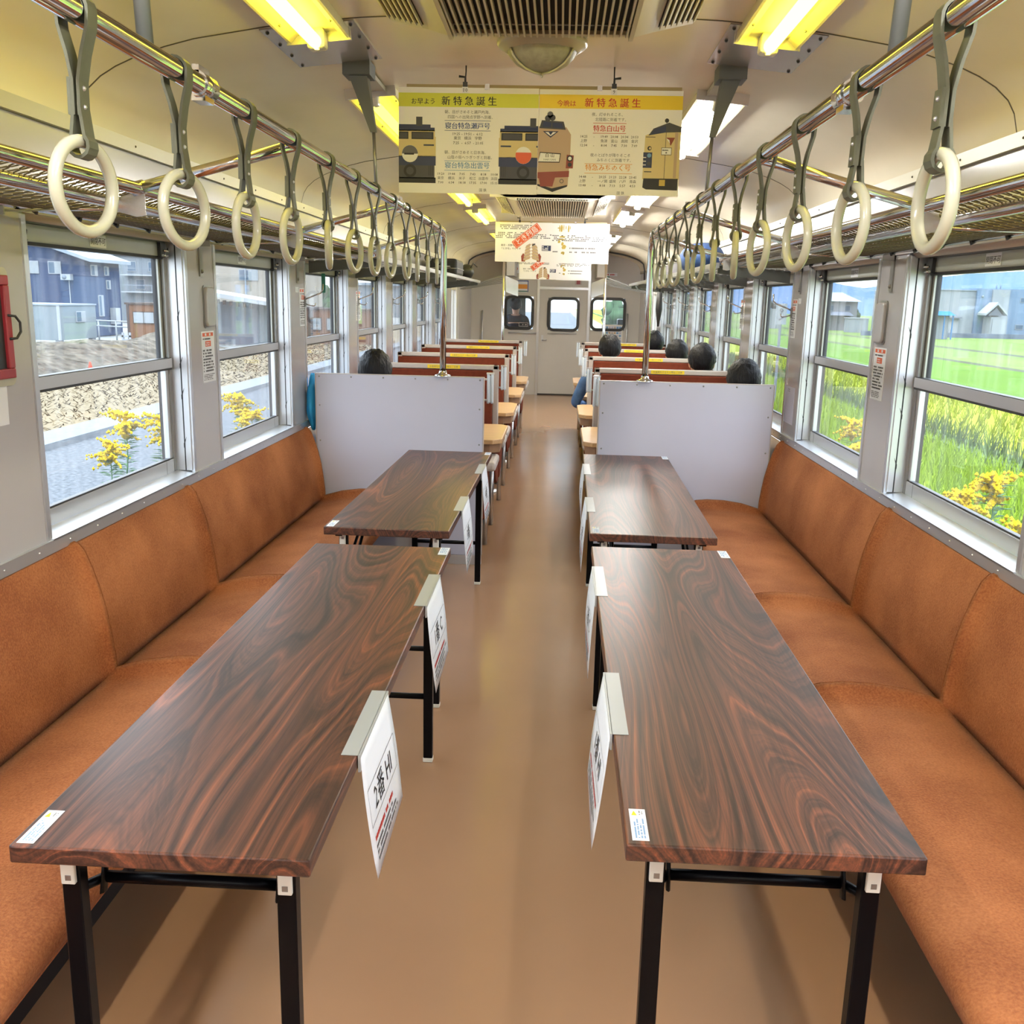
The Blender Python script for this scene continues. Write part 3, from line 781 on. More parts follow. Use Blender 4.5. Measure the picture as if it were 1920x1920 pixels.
# ================================================================== LUGGAGE RACKS
XF, ZF, XM, ZM, XB, ZB = .945, 1.744, 1.005, 1.711, 1.305, 1.708
def net_rack(sd):
    r = thing('luggage_rack', (sd*1.15, 2.5, 1.70), 'steel pipe luggage rack with wire net floor, above the %s bench' % SIDE[sd], 'luggage rack')
    y0, y1 = -1.0, 5.41
    b = MB(); b.tube([(sd*XF, y0, ZF), (sd*XF, y1-.03, ZF), (sd*(XF+.01), y1, ZF-.012), (sd*(XF+.05), y1, ZF-.03)], .0145, 12); b.build('front_pipe', 'steel', r)
    b = MB(); b.tube([(sd*XM, y0, ZM), (sd*XM, y1+.03, ZM)], .0150, 12); b.build('lower_pipe', 'steel', r)
    b = MB(); b.tube([(sd*XB, y0, ZB), (sd*XB, y1, ZB)], .0085, 8)
    b.build('back_pipe', 'steel', r)
    for y in [1.6+.235*i for i in range(16)]:
        b = MB(); b.tube([(sd*(XB-.010), y-.004, ZB-.002), (sd*(XB-.004), y+.004, ZB-.012), (sd*(XB+.012), y+.014, ZB-.004)], .004, 6); b.build('net_hook', 'rubber', r)
    # net: zigzag wires knotted at their crests
    path = [(XF, ZF-.004), (XM-.004, ZM+.012), (XM+.07, ZM-.004), (XM+.15, ZM-.012), (XM+.22, ZM-.010), (XB, ZB)]
    ln = [0]
    for (a, c), (d, e) in zip(path, path[1:]): ln.append(ln[-1]+math.hypot(d-a, e-c))
    def at(t):
        t *= ln[-1]
        for i in range(len(ln)-1):
            if t <= ln[i+1]+1e-9:
                k = (t-ln[i])/(ln[i+1]-ln[i]); return path[i][0]+k*(path[i+1][0]-path[i][0]), path[i][1]+k*(path[i+1][1]-path[i][1])
        return path[-1]
    b = MB(); rows = 10; p = .037; N = int((y1-y0)/p)
    for j in range(rows):
        t0, t1 = j/rows, (j+1)/rows
        (xa, za), (xb, zb) = at(t0+.006), at(t1-.006)
        pts = []
        for i in range(N*2):
            yy = y0+p*.5*i
            s = (i+j) % 2
            X, Z = (xb, zb) if s else (xa, za)
            pts.append((sd*X, yy-p*.13, Z)); pts.append((sd*X, yy+p*.13, Z))
        w = .0016; o = len(b.v)
        for q in pts:
            q = Vector(q); b.v += [q+Vector((w, 0, 0)), q+Vector((0, 0, w)), q+Vector((-w, 0, 0)), q+Vector((0, 0, -w))]
        for i in range(len(pts)-1):
            for k in range(4):
                l = (k+1) % 4; b.f.append([o+i*4+k, o+i*4+l, o+(i+1)*4+l, o+(i+1)*4+k]); b.m.append(0); b.s.append(True)
    q = b.build('wire_net', 'mesh_wire', r); q['kind'] = 'stuff'
    for y in ((.94, 2.36, 3.80, 5.22) if sd < 0 else (1.01, 2.455, 3.86, 5.22)):
        b = MB()
        T = frame((sd*(XF-.004), y-.003, ZF-.004), (sd, 0, 0), (0, 0, 1))
        b.slab(T, [(-.012, 0), (.046, -.012), (.060, -.050), (.010, -.062), (-.012, -.058)], .004)
        b.build('gusset_plate', 'plate', r)
        b = MB(); b.tube([(sd*XM, y+.1, ZM-.006), (sd*(XB+.03), y+.1, ZB-.012)], .009, 6, flat=(.004, .012)); b.build('cross_bar', 'steel', r)
    for a, c in WIN[3:7]:
        y = a-.16
        b = MB(); b.box(sd*(HX-.006), y-.012, 1.565, sd*HX, y+.022, 1.70); b.box(sd*(HX-.05), y-.012, 1.68, sd*HX, y-.006, 1.705); b.ball((sd*(HX-.007), y+.005, 1.585), .008, 8, 5); b.build('wall_bracket', 'alu_dark', r)
    return r
for sd in (-1, 1): net_rack(sd)
def slat_rack(sd):
    r = thing('luggage_rack', (sd*1.15, 9, 1.68), 'grey slatted luggage rack above the %s box seats' % SIDE[sd], 'luggage rack')
    for i in range(8):
        b = MB(); x = .96+.05*i; b.box(sd*x, 5.46, 1.712-.006*i/2, sd*(x+.022), 12.2, 1.720-.006*i/2); b.build('slat', 'alu_dark', r)
    b = MB(); b.box(sd*.925, 5.46, 1.70, sd*.95, 12.2, 1.728); b.build('front_rail', 'alu', r)
    for y in (5.50, 6.76, 8.18, 9.60, 11.02, 12.1):
        b = MB(); b.hexa([(sd*HX, y, 1.625), (sd*HX, y+.03, 1.625), (sd*HX, y+.03, 1.695), (sd*HX, y, 1.695)][::sd], [(sd*.95, y, 1.672), (sd*.95, y+.03, 1.672), (sd*.95, y+.03, 1.715), (sd*.95, y, 1.715)][::sd]); b.build('bracket_arm', 'rack_grey', r)
for sd in (-1, 1): slat_rack(sd)
# end screens by the cab doors: pole, slatted shelf and hanging sheet
for sd in (-1, 1):
    r = thing('end_screen', (sd*.65, 12.4, 0), 'steel pole with slatted corner shelf by the %s end door' % SIDE[sd], 'shelf')
    b = MB(); b.tube([(sd*.655, 12.4, 0), (sd*.64, 12.4, ceil_z(.64)-.004)], .017, 10); b.build('pole', 'steel', r)
    for i in range(5):
        b = MB(); y = 12.42+.09*i; b.hexa([(sd*1.2, y, 1.62), (sd*1.2, y+.04, 1.62), (sd*1.2, y+.04, 1.632), (sd*1.2, y, 1.632)][::sd], [(sd*.655, y, 1.80-.02*i), (sd*.655, y+.04, 1.80-.02*i), (sd*.655, y+.04, 1.812-.02*i), (sd*.655, y, 1.812-.02*i)][::sd]); b.build('slat', 'alu_dark', r)
    b = MB(); T = frame((sd*.63, 12.40, 1.80), (-sd*.6, 1, 0), (0, 0, 1)); b.slab(T, [(0, 0), (.30, -.06), (.30, -.25), (.02, -.20)], .008); b.build('side_sheet', 'plate', r)
    b = MB(); b.box(sd*.70, 12.395, .02, sd*1.34, 12.42, .98); b.build('screen_panel', 'end_wall', r)
# ================================================================== CEILING FIXTURES
def make_lamp(sd, y0, y1, col, st, lab):
    x = sd*.645; zc = ceil_z(.645)
    r = thing('ceiling_lamp', (x, (y0+y1)/2, zc), lab, 'ceiling lamp', 'fluorescent ceiling lamps')
    tl = sd*.10
    T = Matrix.Translation((x, 0, zc)) @ Matrix.Rotation(tl, 4, 'Y')
    def bx(q, x0, ya, z0, x1, yb, z1, m=0): q.box(x0, ya, z0, x1, yb, z1, m, T)
    b = MB()
    sec = [(-.09, .004), (-.09, -.03), (-.082, -.03), (-.055, -.010), (.055, -.010), (.082, -.03), (.09, -.03), (.09, .004)]
    o = len(b.v)
    for y in (y0, y1):
        b.v += [T @ Vector((p[0], y, p[1])) for p in sec]
    nn = len(sec)
    for k in range(nn): b.f.append([k, (k+1) % nn, nn+(k+1) % nn, nn+k]); b.m.append(0); b.s.append(False)
    b.f.append([k for k in range(nn)][::-1]); b.f.append([nn+k for k in range(nn)]); b.m += [0, 0]; b.s += [False, False]
    b.build('reflector_tray', 'reflector', r)
    for ya, yb in ((y0-.012, y0), (y1, y1+.012)):
        b = MB(); bx(b, -.094, ya, -.036, .094, yb, .01); b.build('end_plate', 'plate', r)
    for ya, yb in ((y0, y0+.05), (y1-.05, y1)):
        b = MB(); bx(b, -.026, ya, -.062, .026, yb, -.008); b.build('lamp_holder', 'white_plastic', r, bevel=.008)
    em = bpy.data.materials.new('lit_tube'); em.use_nodes = True; nn_ = em.node_tree; nn_.nodes.clear()
    e = nn_.nodes.new('ShaderNodeEmission'); e.inputs[0].default_value = (*col, 1); e.inputs[1].default_value = st
    oo = nn_.nodes.new('ShaderNodeOutputMaterial'); nn_.links.new(e.outputs[0], oo.inputs[0])
    b = MB(); b.tube([T @ Vector((0, y0+.03, -.045)), T @ Vector((0, y1-.03, -.045))], .0185, 12); b.build('tube', em, r)
    b = MB()
    for y in (y0+.15, (y0+y1)/2, y1-.15):
        for xx in (-.07, .07): b.ball(T @ Vector((xx, y, -.024)), .004, 6, 4)
    b.build('screw', 'alu_dark', r)
LAMPS = [(-2.9, -1.65), (-.32, .93), (1.70, 2.95), (3.72, 4.97), (6.35, 7.60), (8.10, 9.35), (10.85, 12.1), (12.6, 13.85)]
WHERE = ['well behind the camera', 'just behind the camera', 'nearest the camera', 'behind the train posters', 'before the second vent', 'past the second vent', 'between the two far posters', 'nearest the cab']
for sd in (-1, 1):
    for i, (a, c) in enumerate(LAMPS):
        warm = (sd < 0 or i == 2) and i > 1
        col, st = ((1.0, .84, .045), LAMP_A) if warm else ((.98, .97, .97), LAMP_B)
        st *= 1.35 if i == 1 else .4 if i == 3 else 1.
        make_lamp(sd, a, c, col, st, '%s fluorescent ceiling lamp on the %s, %s' % ('yellowish' if warm else 'whitish', SIDE[sd], WHERE[i]))
for sd in (-1, 1):      # bare metal cover plates after the first lamps
    b = MB(); x0, x1, y0, y1 = .525, .795, 2.88, 3.32
    b.hexa([(sd*x0, y0, ceil_z(x0)+.002), (sd*x1, y0, ceil_z(x1)+.002), (sd*x1, y1, ceil_z(x1)+.002), (sd*x0, y1, ceil_z(x0)+.002)][::-sd], [(sd*x0, y0, ceil_z(x0)-.004), (sd*x1, y0, ceil_z(x1)-.004), (sd*x1, y1, ceil_z(x1)-.004), (sd*x0, y1, ceil_z(x0)-.004)][::-sd])
    r = tag(b.build('cover_plate', 'plate', org=Vector((sd*.66, 3.1, 2.24))), 'bare metal cover plate at the end of the nearest %s ceiling lamp' % SIDE[sd], 'panel')
    b = MB()
    for i in range(4):
        for x in (x0+.015, x1-.015): b.ball((sd*x, y0+.03+.127*i, ceil_z(x)-.005), .006, 6, 4)
    b.build('screw', 'rubber', r)
    b = MB(); b.box(sd*.585, 3.33, 2.238, sd*.64, 3.72, 2.252); tag(b.build('conduit_cover', 'ceiling_strip'), 'narrow beige conduit cover between the two nearest %s ceiling lamps' % SIDE[sd], 'cover')
def vent(y0, y1, zb, white, lab):
    r = thing('ceiling_vent', (0, (y0+y1)/2, zb), lab, 'vent')
    g = 'ac_white' if white else 'grille'
    b = MB(); b.box(-.25, y0+.02, zb+.018, .25, y1-.03, zb+.03); b.build('dark_back', 'dark_void', r)
    b = MB(); b.box(-.262, y0, zb-.004, -.25, y1, zb+.05); b.box(.25, y0, zb-.004, .262, y1, zb+.05); b.box(-.25, y0, zb, .25, y0+.02, zb+.05); b.box(-.25, y1-.02, zb+.010, .25, y1, zb+.06); b.build('grille_frame', g, r)
    for i in range(28):
        x = -.243+.018*i; b = MB(); wd = .0028 if not white else .0048
        b.box(x-wd, y0, zb-.002, x+wd, y1-.03, zb+.012)
        b.hexa([(x-wd, y1-.03, zb-.002), (x+wd, y1-.03, zb-.002), (x+wd, y1-.03, zb+.012), (x-wd, y1-.03, zb+.012)], [(x-wd*.5, y1+.016, zb+.012), (x+wd*.5, y1+.016, zb+.012), (x+wd*.5, y1+.016, zb+.03), (x-wd*.5, y1+.016, zb+.03)])
        b.build('grille_bar', g, r)
    b = MB(); b.tube([(-.25, y1-.13, zb+.006), (.25, y1-.13, zb+.006)], .0025, 6); b.tube([(-.25, (y0+y1)/2, zb+.006), (.25, (y0+y1)/2, zb+.006)], .0025, 6); b.build('tie_wire', 'alu_dark', r)
    for s in (-1, 1):
        zt = min(ceil_z(.44)+.004, zb+.075)
        b = MB()
        A = [(s*.262, zb-.002), (s*.315, zb+.012), (s*.44, zt), (s*.44, zt+.02), (s*.262, zb+.06)]
        b.prism(A, 'y', y0, y1-.04); b.build('side_cheek', g, r)
        n = Vector((-(zt-zb-.012), 0, .125*1)).normalized()
        T = frame((s*.318, 0, zb+.0125), (s*.122, 0, zt-zb-.012), (0, -s, 0)) if s > 0 else frame((s*.318, 0, zb+.0125), (s*.122, 0, zt-zb-.012), (0, -s, 0))
        ya, yb = y0+.03, y1-.09
        b = MB(); b.add([T @ Vector((.006, -s*q if True else q, .0015)) for q in (ya, yb)]+[T @ Vector((.112, -s*q, .0015)) for q in (yb, ya)], [(0, 1, 2, 3)]); b.build('louvre_back', 'dark_void', r)
        b = MB()
        for i in range(7):
            xx = .010+.0155*i
            vs = [T @ Vector((xx+dx, -s*q, dz)) for q in (ya, yb) for dx, dz in ((0, .001), (.005, .001), (.005, .009), (0, .009))]
            b.add(vs, [(0, 1, 2, 3), (7, 6, 5, 4), (0, 4, 5, 1), (1, 5, 6, 2), (2, 6, 7, 3), (3, 7, 4, 0)])
        if white:
            for i in range(8):
                q = ya+(yb-ya)*i/7; vs = [T @ Vector((u, -s*(q+dq), w)) for u in (.008, .112) for dq, w in ((-.012, .001), (.012, .001), (.012, .009), (-.012, .009))]
                b.add(vs, [(0, 1, 2, 3), (7, 6, 5, 4), (0, 4, 5, 1), (1, 5, 6, 2), (2, 6, 7, 3), (3, 7, 4, 0)])
        b.build('louvre', g, r)
    if white:
        b = MB(); b.box(-.44, y0, zb+.02, .44, y0+.012, 2.262); b.box(-.44, y1-.012, zb+.03, .44, y1, 2.262); b.build('end_board', g, r)
vent(1.45, 2.955, 2.232, False, 'beige ceiling ventilation unit with a dark barred grille, nearest the camera')
vent(7.0, 8.4, 2.188, True, 'white ceiling ventilation unit with barred grille, farther along the ceiling')
r = thing('fan_cover', (0, 3.14, 2.27), 'round beige fan cover on the ceiling in front of the train posters', 'fan cover')
b = MB(); b.lathe([(.02, .0), (.137, 0), (.139, -.010), (.132, -.017), (.120, -.022), (.112, -.030), (.106, -.031)], (0, 3.14, 2.272), 36); b.build('rim', 'globe_ring', r)
b = MB(); b.lathe([(.107, -.028), (.098, -.046), (.080, -.064), (.055, -.078), (.028, -.086), (0, -.089)], (0, 3.14, 2.272), 36); b.build('mesh_dome', 'globe_grey', r)
for k in range(3):
    a = PI/2+2*PI*k/3; b = MB()
    b.tube([(q*math.cos(a), 3.14+q*math.sin(a), 2.272+h) for q, h in ((.108, -.030), (.099, -.049), (.081, -.067), (.056, -.081), (.028, -.089), (0, -.092))], .006, 6, flat=(.004, .010)); b.build('rib', 'globe_ring', r)
# ================================================================== HANGING POSTERS
def holder(y, zt, w, nums, lab):
    r = thing('poster_holder', (0, y, zt), lab, 'poster holder')
    b = MB(); b.box(-w, y-.004, zt-.026, w, y+.012, zt+.004); b.build('clip_bar', 'holder', r)
    for x, nn in nums:
        b = MB(); sx = -1 if x < 0 else 1
        b.tube([(x, y-.002, zt), (x, y-.002, zt+.028), (x+sx*.022, y-.004, zt+.030)], .0045, 6); b.tube([(x, y, zt+.02), (x, y+.02, zt+.05), (x, y+.02, ceil_z(x))], .0025, 6); b.box(x-.008, y-.008, zt-.008, x+.008, y-.003, zt+.012); b.build('hook', 'rubber', r)
        if nn:
            T = frame((x, y-.009, zt-.014), (1, 0, 0), (0, 0, 1)); b = MB(); b.slab(T, [(-.010, -.010), (.010, -.010), (.010, .010), (-.010, .010)], .001, 0); b.text(T, nn, .018, 0, -.0065, .0016, 1); b.build('number_tag', ['paper', 'ink'], r)
    for x in (-.19, .19):
        b = MB(); b.box(x-.008, y-.010, zt-.012, x+.008, y-.004, zt+.006); b.build('spring_clip', 'plate', r)
PI_ = ['poster', 'lime', 'gold', 'ink', 'ink_grey', 'ink_red', 'ink_blue', 'ink_lblue', 'ink_orange', 'cream', 'navy', 'dkgrey', 'tan', 'maroon', 'white_print', 'red_print', 'ochre']
ix = {n: i for i, n in enumerate(PI_)}
YPO, ZT = 3.45, 2.206
holder(YPO, ZT, .465, [(-.265, '10'), (.238, '9')], 'brown poster clip bar hung under the ceiling with tags 10 and 9')
def poster(x0, x1, y, zt, zb, name, lab):
    T = frame((x0, y-.006, zb), (1, 0, 0), (0, 0, 1))
    r = thing('hanging_poster', ((x0+x1)/2, y, zt), lab, 'poster', 'hanging posters')
    w, h = x1-x0, zt-zb
    b = MB(); b.slab(T, [(0, 0), (w, 0), (w, h), (0, h)], .0012, 0); b.build('sheet', 'poster', r)
    return r, T, w, h
def ell(cx, cy, rx, ry, a0=0, a1=360, n=16): return [(cx+rx*math.cos(math.radians(a0+(a1-a0)*k/n)), cy+ry*math.sin(math.radians(a0+(a1-a0)*k/n))) for k in range(n+1)]
def loco(b, T, x, w, cut0, cut1, headmark, D):     # blue and cream electric locomotive, seen head on
    T = T @ Matrix.Translation((0, .008, 0)) @ Matrix.Diagonal((1, .82, 1, 1)); K = 1/.82
    def rc(a, c, d, e, l, m):
        a, d = max(a, cut0), min(d, cut1)
        if d > a: b.rect(T, a, c, d, e, D+l*.0002, ix[m])
    x1 = x+w
    rc(x, .030, x1, .052, 1, 'ink'); rc(x+.004, .048, x1-.004, .110, 1, 'dkgrey'); rc(x, .100, x1, .138, 2, 'navy')
    rc(x, .136, x1, .214, 2, 'cream'); rc(x+.003, .205, x1-.003, .240, 3, 'cream')
    rc(x+.004, .236, x1-.004, .250, 3, 'navy'); rc(x+.018, .249, x1-.018, .262, 3, 'navy')
    rc(x+.008, .204, x+w*.47, .233, 4, 'ink'); rc(x+w*.53, .204, x1-.008, .233, 4, 'ink')
    rc(x+.014, .208, x+w*.45, .229, 5, 'dkgrey'); rc(x+w*.55, .208, x1-.014, .229, 5, 'dkgrey')
    rc(x+w*.62, .256, x+w*.74, .292, 4, 'dkgrey'); rc(x+.006, .178, x+.042, .184, 4, 'navy'); rc(x1-.042, .178, x1-.006, .184, 4, 'navy')
    cx = min(max(x+w*.5, cut0+.02), cut1-.02)
    if cut0 <= cx-.008 and cx+.008 <= cut1:
        b.disc(T, cx, .078, .022, D+.001, ix['ink'], ry=.022*K); b.disc(T, cx, .078, .013, D+.0012, ix['dkgrey'], ry=.013*K); b.disc(T, cx, .146, .028, D+.001, ix['white_print'], ry=.028*K)
        if headmark == 'red': b.sheet(T, [(cx+.0275*math.cos(math.radians(a)), .146+.0275*K*math.sin(math.radians(a))) for a in range(160, 381, 10)], D+.0012, ix['red_print'])
        else:
            b.sheet(T, [(cx+.0275*math.cos(math.radians(a)), .146+.0275*K*math.sin(math.radians(a))) for a in range(0, 181, 10)], D+.0012, ix['ink_grey']); b.rect(T, cx-.02, .142, cx+.014, .149, D+.0013, ix['ink'])
    for k in range(3): rc(x+.010+.006*k, .06, x+.012+.006*k, .10, 5, 'ink')
    for k in range(3): rc(x1-.012-.006*k, .06, x1-.010-.006*k, .10, 5, 'ink')
def dots(b, T, cx, y, cols, sz, dx, m, start=None):
    n = len(cols); x = cx-dx*(n-1)/2 if start is None else start
    for i, c in enumerate(cols):
        if c: b.text(T, c, sz, x+dx*i, y, .0018, ix[m], bold=.008)
r, T, w, h = poster(-.492, -.014, YPO, 2.200, 1.858, 'l', 'hanging train poster with lime green heading band, left of the pair')
D = .0014
b = MB(); b.rect(T, 0, h-.062, w, h-.018, D, ix['lime']); b.text(T, 'お早よう', .0215, .085, h-.053, .0018, ix['ink'], bold=.012); b.text(T, '新', .031, .162, h-.054, .0018, ix['ink'], bold=.02)
for i, ch in enumerate('特急誕生'): b.text(T, ch, .031, .202+.0395*i, h-.054, .0018, ix['ink'], bold=.02)
b.build('heading', PI_, r)
b = MB(); b.text(T, '朝、目がさめると瀬戸内海。', .0125, .158, h-.082, .0018, ix['ink_grey'], 'LEFT'); b.text(T, '四国への出発点宇野へ到着。', .0125, .168, h-.098, .0018, ix['ink_grey'], 'LEFT')
b.text(T, '寝台特急瀬戸号', .0222, .237, h-.130, .0018, ix['ink_blue'], bold=.02); b.rect(T, .158, h-.106, .316, h-.1045, .0018, ix['ink_blue']); b.rect(T, .158, h-.138, .316, h-.1365, .0018, ix['ink_blue'])
dots(b, T, .238, h-.152, ['19:25', '-', '19:51', '-', '6:12'], .0125, .020, 'ink'); dots(b, T, .238, h-.166, ['東京', '横浜', '宇野'], .0125, .036, 'ink_grey'); dots(b, T, .238, h-.181, ['7:25', '-', '6:57', '-', '21:05'], .0125, .020, 'ink')
b.text(T, '朝、目がさめると日本海。', .0125, .158, h-.212, .0018, ix['ink_grey'], 'LEFT'); b.text(T, '山陰の街へつぎつぎと到着。', .0125, .168, h-.228, .0018, ix['ink_grey'], 'LEFT')
b.text(T, '寝台特急出雲号', .0222, .237, h-.258, .0018, ix['ink_lblue'], bold=.02); b.rect(T, .158, h-.2365, .316, h-.235, .0018, ix['ink_lblue']); b.rect(T, .158, h-.267, .316, h-.2655, .0018, ix['ink_lblue'])
dots(b, T, .238, h-.282, ['19:20', '19:44', '7:05', '7:43', '8:18', '10:08'], .0115, .037, 'ink'); dots(b, T, .238, h-.296, ['東京', '横浜', '米子', '松江', '出雲市', '浜田'], .0115, .037, 'ink_grey'); dots(b, T, .238, h-.310, ['7:00', '6:34', '18:18', '17:35', '17:00', '15:15'], .0115, .037, 'ink')
b.text(T, '国 鉄', .0115, .292, h-.334, .0018, ix['ink_grey'])
b.build('lettering', PI_, r)
b = MB(); loco(b, T, -.050, .178, 0, .128, 'grey', D); b.build('locomotive_print', PI_, r)
b = MB(); loco(b, T, .345, .170, .345, w, 'red', D); b.build('locomotive_print', PI_, r)
r, T, w, h = poster(-.012, .470, YPO-.002, 2.198, 1.860, 'r', 'hanging train poster with golden heading band, right of the pair')
b = MB(); b.rect(T, 0, h-.060, w, h-.016, D, ix['gold']); b.text(T, '今晩は', .0215, .092, h-.052, .0018, ix['ink_red'], bold=.012); b.text(T, '新', .031, .168, h-.052, .0018, ix['ink_red'], bold=.02)
for i, ch in enumerate('特急誕生'): b.text(T, ch, .031, .208+.0395*i, h-.052, .0018, ix['ink_red'], bold=.02)
b.build('heading', PI_, r)
b = MB(); b.text(T, '夜、灯ゆれるころ、', .0125, .178, h-.082, .0018, ix['ink_grey'], 'LEFT'); b.text(T, '北陸路に到着です。', .0125, .190, h-.098, .0018, ix['ink_grey'], 'LEFT')
b.text(T, '特急白山号', .0222, .240, h-.130, .0018, ix['ink_red'], bold=.02); b.rect(T, .184, h-.106, .296, h-.1045, .0018, ix['ink_red']); b.rect(T, .184, h-.138, .296, h-.1365, .0018, ix['ink_red'])
dots(b, T, .240, h-.152, ['14:25', '-', '19:49', '20:08', '20:34', '20:53'], .0115, .0345, 'ink'); dots(b, T, .240, h-.166, ['上野', '', '魚津', '富山', '高岡', '金沢'], .0115, .0345, 'ink_grey'); dots(b, T, .240, h-.180, ['12:34', '-', '8:04', '7:45', '7:30', '7:09'], .0115, .0345, 'ink')
b.text(T, '夜のとばりが降りるころ', .0125, .178, h-.212, .0018, ix['ink_grey'], 'LEFT'); b.text(T, 'みちのくに到着です。', .0125, .200, h-.228, .0018, ix['ink_grey'], 'LEFT')
b.text(T, '特急みちのく号', .0222, .240, h-.256, .0018, ix['ink_orange'], bold=.02); b.rect(T, .160, h-.2365, .322, h-.235, .0018, ix['ink_orange']); b.rect(T, .160, h-.267, .322, h-.2655, .0018, ix['ink_orange'])
dots(b, T, .240, h-.282, ['14:48', '-', '20:25', '21:23', '22:28', '23:45'], .0115, .0345, 'ink'); dots(b, T, .240, h-.296, ['上野', '', '一ノ関', '盛岡', '八戸', '青森'], .0115, .0345, 'ink_grey'); dots(b, T, .240, h-.310, ['13:48', '-', '8:18', '7:13', '5:57', '4:53'], .0115, .0345, 'ink')
b.text(T, '国 鉄', .0115, .286, h-.334, .0018, ix['ink_grey'])
b.build('lettering', PI_, r)
b = MB()          # rounded cream and red railcar front
b.sheet(T, [(0, .03), (.055, .012), (.104, .028), (.107, .09), (.110, .14), (.110, .195), (.094, .218), (.01, .222), (0, .22)], D, ix['tan']); b.sheet(T, [(0, .028), (.052, .008), (.102, .026), (.102, .032), (.05, .02), (0, .034)], D+.0002, ix['ink'])
b.sheet(T, [(0, .052), (.107, .058), (.108, .078), (0, .072)], D+.0002, ix['maroon']); b.sheet(T, [(.004, .058), (.010, .026), (.052, .026), (.062, .062)], D+.0003, ix['maroon'])
b.sheet(T, [(.002, .214), (.092, .210), (.084, .236), (.010, .240)], D+.0002, ix['dkgrey']); b.sheet(T, [(.012, .218), (.042, .217), (.042, .233), (.016, .236)], D+.0004, ix['navy']); b.sheet(T, [(.046, .217), (.084, .215), (.078, .231), (.046, .233)], D+.0004, ix['navy'])
for k, (cx, cy) in enumerate(((.030, .246), (.046, .248), (.038, .258))): b.disc(T, cx, cy, .010, D+.0006, ix['dkgrey' if k < 2 else 'ink_grey'])
b.sheet(T, [(.014, .205), (.068, .205), (.041, .184)], D+.0004, ix['navy']); b.sheet(T, [(.022, .202), (.060, .202), (.041, .189)], D+.0006, ix['white_print']); b.sheet(T, [(.033, .203), (.049, .203), (.041, .192)], D+.0008, ix['navy'])
b.sheet(T, [(.001, .104), (.074, .104), (.078, .134), (.006, .138)], D+.0004, ix['ink']); b.sheet(T, [(.001, .107), (.072, .107), (.075, .131), (.008, .135)], D+.0006, ix['white_print'])
b.text(T, '白 山', .014, .040, .122, D+.001, ix['ink'], bold=.02); b.text(T, 'HAKUSAN', .009, .040, .1105, D+.001, ix['ink_grey'])
b.sheet(T, [(.096, .086), (.120, .086), (.122, .128), (.098, .130)], D+.0008, ix['maroon']); b.disc(T, .109, .118, .010, D+.001, ix['ink']); b.disc(T, .109, .118, .006, D+.0012, ix['white_print']); b.disc(T, .109, .098, .007, D+.001, ix['ink'])
b.disc(T, .083, .044, .007, D+.0006, ix['dkgrey']); b.disc(T, .083, .044, .005, D+.0008, ix['tan'])
b.build('railcar_print', PI_, r)
b = MB()          # boxy cream railcar front
b.sheet(T, [(.358, .055), (w, .055), (w, .216), (.424, .216), (.418, .218), (.362, .196)], D, ix['cream']); b.sheet(T, [(.360, .028), (.372, .022), (w-.003, .020), (w-.003, .058), (.362, .058)], D+.0002, ix['ink'])
b.sheet(T, [(.372, .196), (.388, .218), (.440, .238), (w, .224), (w, .208), (.428, .206)], D+.0004, ix['dkgrey']); b.sheet(T, [(.378, .199), (.392, .217), (.430, .228), (.430, .207)], D+.0006, ix['navy']); b.disc(T, .432, .244, .007, D+.0006, ix['ink'])
b.rect(T, .431, .058, .4325, .24, D+.0007, ix['dkgrey']); b.rect(T, w-.020, .06, w-.010, .206, D+.0005, ix['tan'])
b.sheet(T, [(.433, .190), (.462, .190), (.449, .164)], D+.0008, ix['maroon']); b.sheet(T, [(.433, .188), (.444, .182), (.446, .170)], D+.0009, ix['white_print'])
b.rect(T, .418, .134, .453, .158, D+.0007, ix['ink']); b.rect(T, .4195, .1355, .4515, .1565, D+.0009, ix['white_print']); b.scribble(T, .422, .138, .027, .016, 2, ix['ink_grey'], D+.0011)
b.rect(T, .358, .092, .388, .142, D+.0006, ix['navy']); b.disc(T, .378, .132, .007, D+.0008, ix['ink_lblue']); b.disc(T, .378, .106, .006, D+.0008, ix['dkgrey'])
for z in (.100, .112, .124): b.rect(T, .358, z, .368, z+.0025, D+.0008, ix['white_print'])
b.disc(T, .378, .155, .007, D+.0006, ix['ink']); b.disc(T, .3795, .155, .004, D+.0008, ix['cream']); b.rect(T, .364, .190, .396, .192, D+.0008, ix['dkgrey']); b.rect(T, .363, .078, .388, .081, D+.0006, ix['dkgrey']); b.rect(T, .416, .034, .436, .054, D+.0005, ix['ochre'])
b.build('railcar_print', PI_, r)
